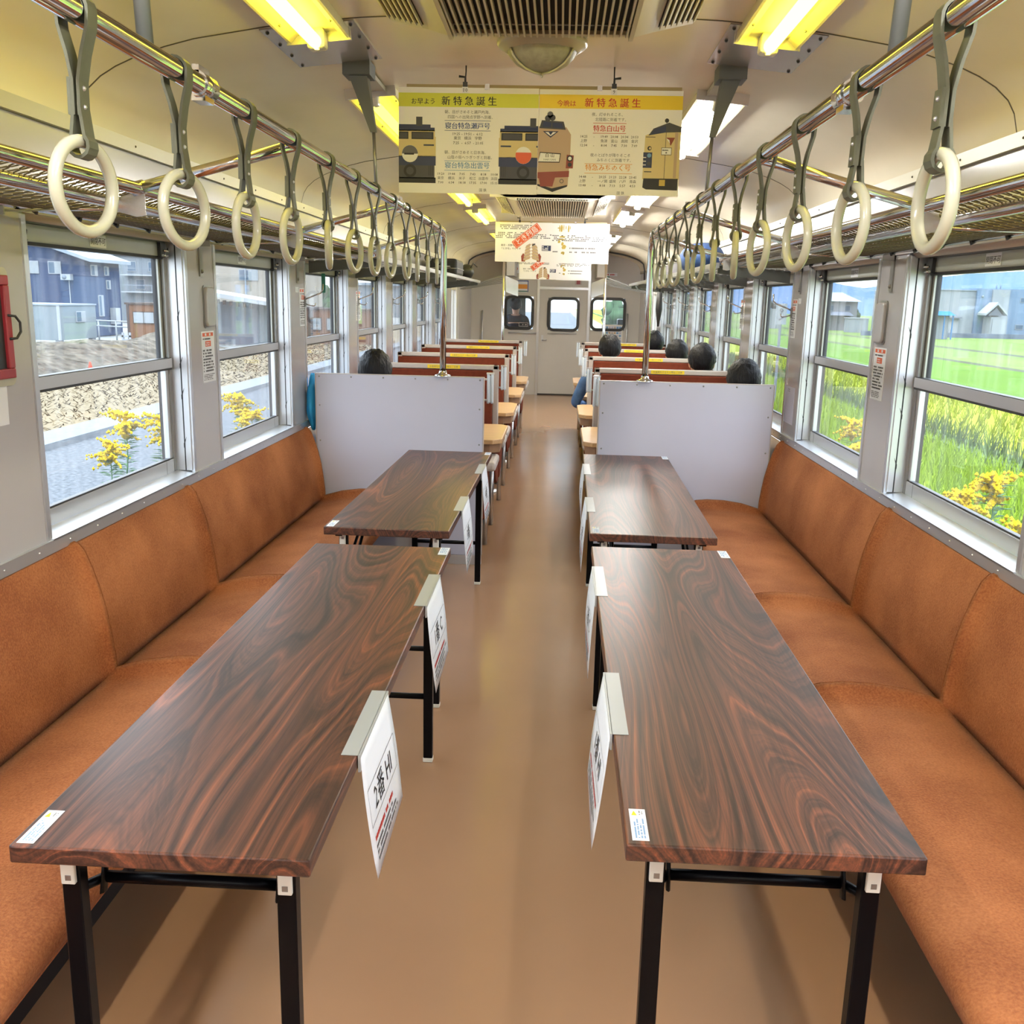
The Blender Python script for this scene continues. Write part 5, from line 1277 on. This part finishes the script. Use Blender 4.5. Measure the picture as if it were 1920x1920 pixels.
# ================================================================== OUTSIDE
def OM(name, col, **k): M[name] = P(name, tuple(c*OUT for c in col), k.pop('rough', .9), spec=k.pop('spec', .06), **k)
OM('gravel', (.26, .275, .295), vary=.40, vscale=14, bump=.4, bscale=30)
OM('kerb', (.44, .47, .50), vary=.05)
OM('straw', (.46, .36, .22), vary=.22, vscale=14, vstretch=(1, .5, 1), bump=.25, bscale=22)
OM('mound', (.24, .20, .15), vary=.55, vscale=2.2, bump=1., bscale=5)
OM('plateau', (.55, .55, .52), vary=.1)
OM('rice', (.54, .78, .03), vary=.22, vscale=1.2, vstretch=(1, .6, 1))
OM('rice_yellow', (.58, .66, .03), vary=.16, vscale=.6, vstretch=(1, .4, 1))
OM('rice_far', (.19, .38, .03), vary=.12, vscale=.3, vstretch=(1, .3, 1))
OM('rice_pale', (.28, .42, .09), vary=.12, vscale=.3, vstretch=(1, .3, 1))
OM('verge', (.50, .50, .34), vary=.3, vscale=4, bump=.6, bscale=9)
OM('bank_green', (.20, .30, .09), vary=.4, vscale=2)
OM('path', (.16, .18, .11), vary=.2)
OM('stem', (.34, .60, .30)); OM('goldenrod', (1.45, .98, .02), vary=.2, vscale=30)
OM('navy_cladding', (.11, .16, .30), vary=.1, vscale=3, vstretch=(.05, .05, 14)); OM('navy_dark', (.085, .11, .20), vary=.1, vscale=3, vstretch=(.05, .05, 14))
OM('roof_light', (.62, .72, .82), rough=.4); OM('frame_white', (.8, .85, .9)); OM('pane_blue', (.20, .30, .42), rough=.1); OM('curtain', (.70, .76, .80))
OM('container', (.46, .54, .58)); OM('wood_cabin', (.42, .19, .09), vary=.15, vscale=4, vstretch=(6, 6, .2)); OM('cabin_dark', (.17, .12, .10))
OM('apartment', (.45, .51, .57), vary=.05); OM('beige_wall', (.74, .66, .55), vary=.05); OM('white_roof', (.86, .90, .93)); OM('shed_grey', (.48, .54, .62), vary=.1, vstretch=(12, 12, .1))
OM('tree', (.10, .19, .08), vary=.5, vscale=1.5); OM('mountain', (.20, .34, .60)); OM('blue_roof', (.06, .36, .78)); OM('white_wall', (.62, .68, .72)); OM('blue_wall', (.40, .56, .78)); OM('slate', (.36, .40, .48)); OM('house_wall', (.50, .53, .58)); OM('low_wall', (.30, .36, .46), vary=.3, vscale=.4)
OM('cone', (.8, .12, .05))
ZL, ZRG = -1.5, -1.7
def ground(name, mat, x0, x1, y0, y1, z, kind='structure'):
    b = MB(); b.box(x0, y0, z-.2, x1, y1, z); o = b.build(name, mat); o['kind'] = kind; return o
ground('ground_gravel', 'gravel', -9.6, 3.0, -30, 260, ZL)
ground('kerb_near', 'kerb', -10.5, -9.6, -30, 160, ZL+.12)
ground('ground_straw', 'straw', -17.0, -10.5, -30, 160, ZL+.02)
ground('kerb_far', 'kerb', -17.7, -17.0, -30, 160, ZL+.10)
ground('ground_yard', 'plateau', -140, -17.7, -30, 260, ZL-.05)
for nm, mt, a, c in (('verge_grass', 'verge', 3.0, 6.3), ('field_near', 'rice', 6.3, 9.3), ('field_bank', 'bank_green', 9.3, 10.1), ('field_yellow', 'rice_yellow', 10.1, 16.2), ('path_near', 'path', 16.2, 16.9), ('field_green', 'rice_far', 16.9, 25.2), ('path_middle', 'path', 25.2, 26.2), ('field_pale', 'rice_pale', 26.2, 33.2), ('path_far', 'path', 33.2, 34.6), ('field_far', 'rice_pale', 34.6, 160)):
    ground(nm, mt, a, c, -30, 420, ZRG+(.12 if 'bank' in nm else 0))
random.seed(11)
# weedy bank on the left
def hn(x, y): return .5+.25*math.sin(x*1.7+y*.9)+.2*math.sin(x*.6-y*1.3+2)+.15*math.sin(3.1*x+2.3*y)
b = MB(); nx, ny = 26, 150; X0, X1, Ya, Yb = -23.0, -17.75, 10., 53.5
for j in range(ny+1):
    for i in range(nx+1):
        x = X0+(X1-X0)*i/nx; y = Ya+(Yb-Ya)*j/ny
        u = (x-X0)/(X1-X0); s = min(1, (1-u)/.42); s = s*s*(3-2*s); t = min(1, u/.35); t = t*t*(3-2*t)
        f = max(0, min(1, (54.5-y)/4))
        b.v.append(Vector((x+random.uniform(-.08, .08), y+random.uniform(-.1, .1), ZL-.06+f*(s*(.35+.5*t)*(.75+.5*hn(x*.6, y*.35))+random.uniform(-.05, .09)*s))))
for j in range(ny):
    for i in range(nx): b.f.append([j*(nx+1)+i, j*(nx+1)+i+1, (j+1)*(nx+1)+i+1, (j+1)*(nx+1)+i]); b.m.append(0); b.s.append(False)
o = b.build('weedy_bank', 'mound'); tag(o, 'long earth bank of dry brown weeds across the yard', 'bank', kind='stuff')
def tufts(name, mat, x0, x1, y0, y1, dx, dy, hgt, z, lab, blades=4):
    b = MB(); y = y0
    while y < y1:
        x = x0
        while x < x1:
            for k in range(blades):
                a = random.uniform(0, 2*PI); q = Vector((x+random.uniform(-.1, .1), y+random.uniform(-.1, .1), z)); l = random.uniform(.08, .2)
                h = hgt*random.uniform(.7, 1.1); w = .010*(1+y/25); tp = q+Vector((l*math.cos(a), l*math.sin(a), h)); e = Vector((w, w*.4, 0))
                b.add([q-e, q+e, tp+e*.3, tp-e*.3], [(0, 1, 2, 3)])
            x += dx*random.uniform(.8, 1.2)
        y += dy
    o = b.build(name, mat); tag(o, lab, 'grass', kind='stuff'); return o
tufts('rice_plants', 'rice', 6.5, 9.0, 8, 46, .22, .26, .42, ZRG, 'bright green rice plants in rows nearest the right windows', 5)
tufts('rice_plants', 'rice_yellow', 10.4, 16, 14, 60, .5, .5, .35, ZRG, 'yellow green rice beyond the dark ditch', 4)
tufts('verge_weeds', 'verge', 3.2, 6.0, 6, 36, .35, .4, .5, ZRG, 'pale dry weeds along the right trackside', 3)
tufts('ditch_weeds', 'bank_green', 9.4, 10.0, 10, 60, .25, .4, .5, ZRG+.1, 'dark green weeds along the field ditch', 4)
tufts('dry_grass', 'straw', -16.8, -10.8, 10, 60, .40, .40, .08, ZL+.02, 'mown straw coloured grass beyond the left kerb', 4)
def goldenrod(x, y, zg, zt, sc, lab):
    r = thing('goldenrod', (x, y, zg), lab, 'flower', 'goldenrods by the track')
    rnd = random.Random(int(x*97+y*31))
    b = MB(); pts = [(x+.10*math.sin(t*2.2), y+.06*t, zg+(zt-zg)*t) for t in [i/6 for i in range(7)]]
    b.tube(pts, [.012*sc*(1-.6*i/6) for i in range(7)], 6); b.build('stem', 'stem', r)
    b = MB()
    for i in range(100):
        t = .35+.6*rnd.random(); c = Vector((x+.10*math.sin(t*2.2), y+.06*t, zg+(zt-zg)*t)); a = rnd.uniform(0, 2*PI); l = rnd.uniform(.09, .19)*sc
        d = Vector((math.cos(a), math.sin(a), .25)); s = Vector((-math.sin(a), math.cos(a), 0))*.016*sc
        b.add([c, c+d*l*.5+s, c+d*l+Vector((0, 0, -.02)), c+d*l*.5-s], [(0, 1, 2, 3)])
    b.build('leaves', 'stem', r)
    b = MB(); top = Vector(pts[-1])
    for i in range(24):
        a = rnd.uniform(0, 2*PI); e = rnd.uniform(-.2, .95); l = rnd.uniform(.12, .27)*sc; base = top+Vector((0, 0, -rnd.uniform(-.02, .24)*sc))
        for k in range(9):
            t = k/8; q = base+Vector((math.cos(a)*l*t, math.sin(a)*l*t, l*(e*t-.35*t*t)+.02)); s = rnd.uniform(.018, .034)*sc*(1.15-.55*t)
            q += Vector((rnd.uniform(-1, 1), rnd.uniform(-1, 1), rnd.uniform(-1, 1)))*.012*sc
            b.add([q+Vector(v)*s for v in ((1, 0, 0), (0, 1, 0), (-1, 0, 0), (0, -1, 0), (0, 0, 1.2), (0, 0, -1))], [(0, 1, 4), (1, 2, 4), (2, 3, 4), (3, 0, 4), (1, 0, 5), (2, 1, 5), (3, 2, 5), (0, 3, 5)])
    b.build('flower_plume', 'goldenrod', r)
GL = [(-5.35, 11.0, -.30, 1.0, 'shorter goldenrod, leftmost through the nearest left window'), (-5.90, 12.65, -.20, 1.25, 'tall goldenrod in the middle of the nearest left window'), (-5.3, 12.5, -.20, 1.25, 'bushy goldenrod by the far jamb of the nearest left window'), (-4.75, 11.9, -.24, 1.15, 'goldenrod partly behind the far jamb of the nearest left window'),
      (-5.2, 15.35, -.16, 1.3, 'upper goldenrod through the second left window'), (-4.4, 13.45, -.20, 1.1, 'lower goldenrod through the second left window'), (-3.98, 13.3, -.26, 1.0, 'goldenrod at the right of the second left window')]
for x, y, zt, sc, lab in GL: goldenrod(x, y, ZL, zt, sc, lab)
GR = [(4.35, 14.1, -.15, 1.1, 'slender goldenrod through the second right window'), (3.66, 11.7, -.22, 1.25, 'full goldenrod low in the second right window'), (4.5, 9.75, -.16, 1.25, 'tall goldenrod in the nearest right window'), (3.8, 8.75, -.20, 1.15, 'broad goldenrod left of the tall one in the nearest right window'), (3.66, 9.1, -.27, .8, 'small goldenrod at the left of the nearest right window'), (3.75, 7.5, -.22, 1.1, 'goldenrod at the lower right corner of the nearest right window')]
for x, y, zt, sc, lab in GR: goldenrod(x, y, ZRG, zt, sc, lab)
def block(r, name, mat, x0, y0, z0, x1, y1, z1, parent=None):
    b = MB(); b.box(x0, y0, z0, x1, y1, z1); return b.build(name, mat, parent or r)
def win_y(r, y, x0, x1, z0, z1, half=True):       # a window on a wall that faces -y
    f = block(r, 'window', 'frame_white', x0, y-.06, z0, x1, y, z1); block(r, 'pane', 'pane_blue', x0+.05, y-.07, z0+.05, (x0+x1)/2 if half else x1-.05, y-.05, z1-.05, f)
    if half: block(r, 'pane', 'curtain', (x0+x1)/2, y-.07, z0+.05, x1-.05, y-.05, z1-.05, f)
def win_x(r, x, y0, y1, z0, z1):
    f = block(r, 'window', 'frame_white', x, y0, z0, x+.06, y1, z1); block(r, 'pane', 'pane_blue', x+.05, y0+.05, z0+.05, x+.07, (y0+y1)/2, z1-.05, f); block(r, 'pane', 'curtain', x+.05, (y0+y1)/2, z0+.05, x+.07, y1-.05, z1-.05, f)
r = thing('cargo_container', (-28, 53, -1.5), 'white metal container hut with a small window, left of the wooden cabins', 'container')
block(r, 'body', 'container', -30.5, 51.25, -1.2, -27.0, 55.5, .66); block(r, 'roof_edge', 'roof_light', -30.6, 51.2, .66, -26.95, 55.55, .74); win_x(r, -27.0, 53.1, 54.15, -.27, .34); block(r, 'foot', 'frame_white', -27.3, 55.0, -1.55, -27.05, 55.4, -1.2); block(r, 'foot', 'frame_white', -27.3, 51.3, -1.55, -27.05, 51.7, -1.2)
block(r, 'corner_post', 'frame_white', -27.08, 51.22, -1.2, -26.96, 51.34, .7)
r = thing('house', (-36, 65, -1.5), 'dark blue clad gabled house with pale roof behind the white container', 'house')
b = MB(); b.prism([(-43, -1.5), (-30.92, -1.5), (-30.92, 3.5), (-37, 5.4), (-43, 3.5)], 'y', 62.5, 67.4); b.build('wall', 'navy_cladding', r)
b = MB(); b.prism([(-30.3, 3.30), (-37, 5.42), (-37, 5.68), (-30.3, 3.52)], 'y', 61.9, 68.0); b.prism([(-43.6, 3.30), (-37, 5.42), (-37, 5.68), (-43.6, 3.52)][::-1], 'y', 61.9, 68.0); b.build('roof', 'roof_light', r)
win_y(r, 62.5, -33.35, -32.5, 2.5, 3.3); win_y(r, 62.5, -35.2, -34.0, 2.5, 3.3); win_x(r, -30.92, 63.2, 64.1, 2.45, 3.15); win_x(r, -30.92, 65.1, 65.75, 2.5, 3.1); win_x(r, -30.92, 65.3, 65.9, 1.6, 2.2); win_x(r, -30.92, 64.0, 64.7, -.2, 1.2)
a = block(r, 'air_conditioner', 'frame_white', -32.4, 62.1, 2.12, -31.75, 62.5, 2.5)
b = MB(); b.lathe([(.15, 0), (.15, -.02), (0, -.03)], (-32.15, 62.1, 2.31), 14, ax='y'); b.build('fan_grille', 'shed_grey', a)
block(r, 'drain_pipe', 'frame_white', -32.05, 62.44, -1, -32.0, 62.5, 2.1)
block(r, 'air_conditioner', 'frame_white', -30.9, 65.6, -.75, -30.5, 66.3, .35)
r = thing('apartment_building', (-39, 96, -1.5), 'pale grey apartment block with balcony rails behind the dark blue house', 'building')
block(r, 'wall', 'apartment', -46, 94, -2, -34.5, 104, 4.9); block(r, 'roof', 'roof_light', -46.2, 93.7, 4.9, -34.3, 104.2, 5.15)
for z in (1.5, 3.1):
    block(r, 'balcony_slab', 'frame_white', -42.6, 93.0, z-.12, -34.6, 94, z); block(r, 'balcony_rail', 'shed_grey', -42.6, 93.0, z+.55, -34.6, 93.06, z+.62)
    for i in range(16): block(r, 'baluster', 'shed_grey', -39.6+.3*i, 93.0, z, -39.5+.3*i, 93.05, z+.55)
for x, z in ((-42.3, 3.4), (-40.2, 3.4), (-38.2, 3.4), (-36.4, 3.4), (-41.5, 1.7), (-39.0, 1.7), (-37.0, 1.7)): win_y(r, 94, x, x+.9, z, z+.95, False)
def cabin(x0, x1, y0, y1, z0, z1, wins, lab):
    r = thing('wooden_cabin', ((x0+x1)/2, (y0+y1)/2, z0), lab, 'cabin')
    block(r, 'wall', 'wood_cabin', x0, y0, z0, x1, y1, z1); block(r, 'roof', 'cabin_dark', x0-.08, y0-.1, z1, x1+.08, y1, z1+.10)
    for x in (x0, x1-.12): block(r, 'corner_post', 'cabin_dark', x, y0-.04, z0, x+.12, y0, z1)
    block(r, 'plinth', 'cabin_dark', x0, y0-.03, z0-.15, x1, y1, z0)
    for a, c, zl, zh in wins:
        f = block(r, 'window', 'cabin_dark', a, y0-.05, zl, c, y0, zh); m = (a+c)/2; block(r, 'pane', 'curtain', a+.05, y0-.06, zl+.05, m-.02, y0-.04, zh-.05, f); block(r, 'pane', 'curtain', m+.02, y0-.06, zl+.05, c-.05, y0-.04, zh-.05, f)
    return r
cabin(-24.35, -20.9, 53.75, 57, -1.15, .78, [(-24.0, -22.75, -.28, .40), (-22.1, -21.2, -.28, .40)], 'brown wooden cabin with blue windows through the nearest left window')
cabin(-18.2, -15.9, 61.5, 65, -1.6, .66, [(-17.6, -16.6, -.6, .15)], 'brown wooden cabin seen at the edge of the second left window')
cabin(-15.6, -11.5, 60.5, 64, -1.6, .62, [(-15.5, -14.9, -.65, .15), (-14.6, -14.0, -.65, .15)], 'brown wooden cabin through the window by the left partition')
r = thing('machine', (-24.0, 52.9, -1.4), 'small white frame beside the nearest wooden cabin', 'machine')
b = MB(); b.box(-24.25, 52.7, -1.45, -24.15, 52.8, -.75); b.box(-23.85, 52.7, -1.45, -23.75, 52.8, -.75); b.box(-24.25, 52.7, -1.0, -23.75, 52.8, -.9); b.box(-24.15, 52.72, -1.35, -23.85, 52.78, -1.1); b.build('frame', 'frame_white', r)
r = thing('fence', (-26.2, 58, -1.4), 'white pipe fence between the container and the wooden cabin', 'fence')
b = MB(); b.tube([(-28.2, 58, -.28), (-24.6, 58, -.36)], .05, 6); b.tube([(-28.2, 58, -.60), (-24.6, 58, -.68)], .05, 6); b.build('rail', 'frame_white', r)
for i in range(4): b = MB(); b.tube([(-28.1+1.1*i, 58, -1.6), (-28.1+1.1*i, 58, -.28)], .05, 6); b.build('post', 'frame_white', r)
r = thing('traffic_cone', (-17.9, 34.0, -1.5), 'small red traffic cone at the foot of the bank', 'cone')
b = MB(); b.lathe([(.10, 0), (.03, .30), (0, .31)], (-17.35, 35.0, ZL+.10), 10); b.build('body', 'cone', r); b = MB(); b.box(-17.48, 34.87, ZL+.09, -17.22, 35.13, ZL+.12); b.build('base', 'cone', r)
r = thing('office_building', (-24.5, 80, -1.5), 'tall beige building with a blue window behind the white roofed shed', 'building')
block(r, 'wall', 'beige_wall', -30.5, 77.5, -2, -21.6, 88, 6.2); win_y(r, 77.5, -25.75, -24.2, 2.55, 3.42); block(r, 'drain_pipe', 'roof_light', -25.25, 77.35, .5, -25.15, 77.5, 3.6); block(r, 'drain_pipe', 'shed_grey', -22.7, 77.4, -1, -22.62, 77.5, 6); win_y(r, 77.5, -22.4, -22.0, 2.2, 3.1, False); block(r, 'roof', 'roof_light', -30.7, 77.3, 6.2, -21.4, 88.2, 6.4)
r = thing('shed', (-18.6, 59, -1.5), 'open shed with sloping white roof in the second left window', 'shed')
b = MB(); b.prism([(-22.0, 1.50), (-16.85, .78), (-16.85, 1.02), (-22.0, 1.76)], 'y', 57.0, 61.0); b.build('roof', 'white_roof', r)
block(r, 'wall', 'shed_grey', -20.9, 58.5, -1.6, -18.25, 60.5, 1.0); block(r, 'wall', 'container', -18.25, 58.4, -1.6, -17.4, 60.5, .85)
for i in range(7): block(r, 'rafter', 'cabin_dark', -20.8+.4*i, 57.1, .95-.05*i, -20.65+.4*i, 57.3, 1.2-.05*i)
def tree(x, y, z0, rx, rz, lab, sd_):
    r = thing('tree', (x, y, z0), lab, 'tree'); rnd = random.Random(sd_); ph = [rnd.uniform(0, 6) for _ in range(6)]
    b = MB(); b.tube([(x, y, z0), (x, y, z0+rz)], .18, 7); b.build('trunk', 'cabin_dark', r)
    b = MB()
    for k in range(26):
        a, e = rnd.uniform(0, 2*PI), rnd.uniform(-.6, 1); q = .75; c = (x+rx*q*math.cos(a)*math.cos(e), y+rx*q*math.sin(a)*math.cos(e), z0+rz*1.15+rz*.75*math.sin(e)); s = rx*rnd.uniform(.3, .5)
        b.ball(c, (s, s, s*.8), 8, 6, fn=lambda d: 1+.18*math.sin(7*d.x+ph[0])*math.sin(6*d.y+ph[1])+.12*math.sin(9*d.z+ph[2]))
    b.build('crown', 'tree', r)
tree(-30.6, 118, -1.5, 2.4, 2.2, 'round green tree above the cabins in the left partition window', 1); tree(-25.6, 113, -1.5, 2.0, 1.6, 'smaller green tree right of the round one in the left partition window', 2)
tree(-16, 130, -1.5, 3, 2.6, 'dark green tree far along the left side of the track', 3)
r = thing('warehouse', (-22, 160, -1.5), 'long pale grey warehouse far along the left side', 'building'); block(r, 'wall', 'apartment', -32, 150, -2, -17.5, 170, 3.2); block(r, 'roof', 'roof_light', -32.3, 149.7, 3.2, -17.2, 170.3, 3.6); block(r, 'door', 'frame_white', -24, 149.9, -1.5, -21, 150, 1.2)
# right side
b = MB(); rid = [(60, 6), (110, 12), (140, 15), (160, 16), (180, 21), (196, 27), (208, 31), (216, 28), (226, 24), (238, 21.5), (251, 19), (270, 17), (290, 20), (320, 25), (360, 30), (420, 34), (520, 26)]
for (xa, za), (xb, zb) in zip(rid, rid[1:]): b.hexa([(xa, 800, -5), (xb, 800, -5), (xb, 960, -5), (xa, 960, -5)], [(xa, 880, za*1.1), (xb, 880, zb*1.1), (xb, 890, zb*1.1), (xa, 890, za*1.1)])
o = b.build('mountain_ridge', 'mountain'); tag(o, 'blue mountain ridge on the horizon beyond the rice fields', 'mountain'); o['kind'] = 'structure'
r = thing('house', (40, 142, -1.7), 'grey two storey house with a hipped roof beyond the rice fields', 'house')
block(r, 'wall', 'house_wall', 37.7, 140.5, -1.7, 42.3, 147, 2.45)
b = MB(); b.hexa([(36.9, 139.8, 2.35), (42.7, 139.8, 2.35), (42.7, 147.6, 2.35), (36.9, 147.6, 2.35)], [(38.9, 142.8, 3.6), (40.6, 142.8, 3.6), (40.6, 144.6, 3.6), (38.9, 144.6, 3.6)]); b.build('roof', 'roof_light', r)
b = MB(); b.hexa([(38.2, 138.8, .40), (41.4, 138.8, .40), (41.4, 140.5, .40), (38.2, 140.5, .40)], [(38.6, 139.4, .85), (41.0, 139.4, .85), (41.0, 140.5, .95), (38.6, 140.5, .95)]); b.build('porch_roof', 'slate', r)
win_y(r, 140.5, 38.2, 39.0, 1.0, 1.8, False); win_y(r, 140.5, 40.5, 41.3, 1.0, 1.8, False)
r = thing('shed', (39.4, 131, -1.7), 'small white flat roofed shed in front of the grey house', 'shed'); block(r, 'wall', 'white_wall', 38.2, 130, -1.7, 40.75, 132, .12); block(r, 'roof', 'frame_white', 38.1, 129.9, .12, 40.85, 132.1, .22)
tree(44.6, 151, -1.7, 1.2, 1.6, 'green tree at the right of the grey house', 5); tree(35.0, 137, -1.7, .9, 1.0, 'low green tree at the left of the grey house', 6)
r = thing('factory_building', (53, 130, -1.7), 'large white and blue factory building beyond the fields', 'building')
block(r, 'white_wing', 'white_wall', 44.3, 125, -1.7, 52.1, 140, 3.9); block(r, 'blue_wing', 'blue_wall', 52.1, 124.6, -1.7, 75, 140, 4.2); block(r, 'white_bay', 'white_wall', 53.9, 124.3, -1.7, 55.95, 125, 4.1); block(r, 'roof_edge', 'roof_light', 44.3, 124.9, 3.9, 52.1, 140, 4.02)
b = MB(); b.tube([(54.4, 124.8, 4.1), (54.4, 124.8, 4.9)], .07, 6); b.tube([(54.9, 124.8, 4.1), (54.9, 124.8, 4.9)], .09, 6); b.build('vent_pipe', 'blue_wall', r)
b = MB(); b.ball((52.75, 124.5, 3.25), .14, 10, 6); b.build('wall_lamp', 'white_wall', r)
win_y(r, 124.6, 57.4, 58.4, 2.6, 3.2, False); win_y(r, 124.6, 57.2, 58.2, -.7, -.1, False)
p = block(r, 'porch', 'white_wall', 53.1, 122.2, -1.7, 55.1, 124.4, .78); b = MB(); b.prism([(52.3, .95), (53.6, 2.25), (54.9, .95), (54.9, 1.2), (53.6, 2.55), (52.3, 1.2)], 'y', 121.9, 124.4); b.build('porch_gable', 'frame_white', p); b = MB(); b.prism([(52.7, .95), (53.6, 1.9), (54.5, .95)], 'y', 122.2, 122.4); b.build('gable_infill', 'slate', p)
block(r, 'door', 'curtain', 53.3, 122.1, -1.7, 54.9, 122.2, .5); block(r, 'door_canopy', 'slate', 48.9, 124.2, .5, 50.4, 125, .65); block(r, 'shutter_door', 'frame_white', 49.0, 124.9, -1.6, 50.3, 125, .5)
r = thing('shelter', (42, 111, -1.7), 'small shelter with bright blue hipped roof in front of the factory', 'shelter')
b = MB(); b.hexa([(40.1, 109.5, .9), (43.8, 109.5, .9), (43.8, 112.5, .9), (40.1, 112.5, .9)], [(40.8, 110.4, 1.35), (43.4, 110.4, 1.35), (43.4, 111.6, 1.35), (40.8, 111.6, 1.35)]); b.prism([(40.5, 1.2), (41.0, 2.05), (41.6, 2.05), (42.0, 1.25)], 'y', 110.2, 111.8); b.build('roof', 'blue_roof', r)
block(r, 'wall', 'white_wall', 40.6, 110.3, -1.7, 43.4, 112, .9)
for x in (40.4, 41.5, 42.6, 43.5): block(r, 'post', 'blue_roof', x, 109.7, -1.7, x+.13, 109.8, .9)
b = MB(); b.sheet(frame((40.7, 110.19, 1.2), (1, 0, 0), (0, 0, 1)), [(0, 0), (.55, 0), (.28, .55)], .0); b.build('dormer', 'white_wall', r)
b = MB(); b.box(36, 117, -1.75, 90, 117.4, -1.15); tag(b.build('boundary_wall', 'low_wall'), 'long low blue grey wall in front of the factory', 'wall', kind='structure')
r = thing('house', (30, 142, -1.7), 'white gabled house seen through the window by the right partition', 'house')
block(r, 'wall', 'white_wall', 28.3, 142, -1.7, 31.8, 148, 1.1); b = MB(); b.prism([(27.9, 1.0), (30.05, 2.2), (32.2, 1.0), (32.2, 1.2), (30.05, 2.45), (27.9, 1.2)], 'y', 141.6, 148.4); b.build('roof', 'slate', r); win_y(r, 142, 28.9, 29.6, -.2, .6, False)
r = thing('trackside_sign', (6.85, 30, -1.7), 'white trackside sign with black mark on a post, right partition window', 'sign')
b = MB(); b.box(6.66, 30, .95, 6.99, 30.03, 1.58); b.build('board', 'frame_white', r); block(r, 'post', 'shed_grey', 6.80, 30.03, -1.7, 6.87, 30.1, 1.5)
T = frame((6.825, 29.998, 1.27), (1, 0, 0), (0, 0, 1)); b = MB(); b.text(T, '9', .30, 0, -.03, .001, 0, bold=.02); b.sheet(T, [(-.10, -.14), (-.04, -.20), (.10, -.10), (.10, -.06), (-.04, -.15)], .001); b.build('mark', 'ink', r)
tree(16, 150, -1.7, 4, 3, 'big round tree ahead of the train on the right', 7); tree(7.5, 110, -1.7, 2.4, 1.6, 'green bush ahead of the train', 8)
tufts('track_flowers', 'goldenrod', 1.2, 3.6, 55, 75, .5, .6, .9, ZL, 'yellow flowers along the track ahead of the cab', 4)
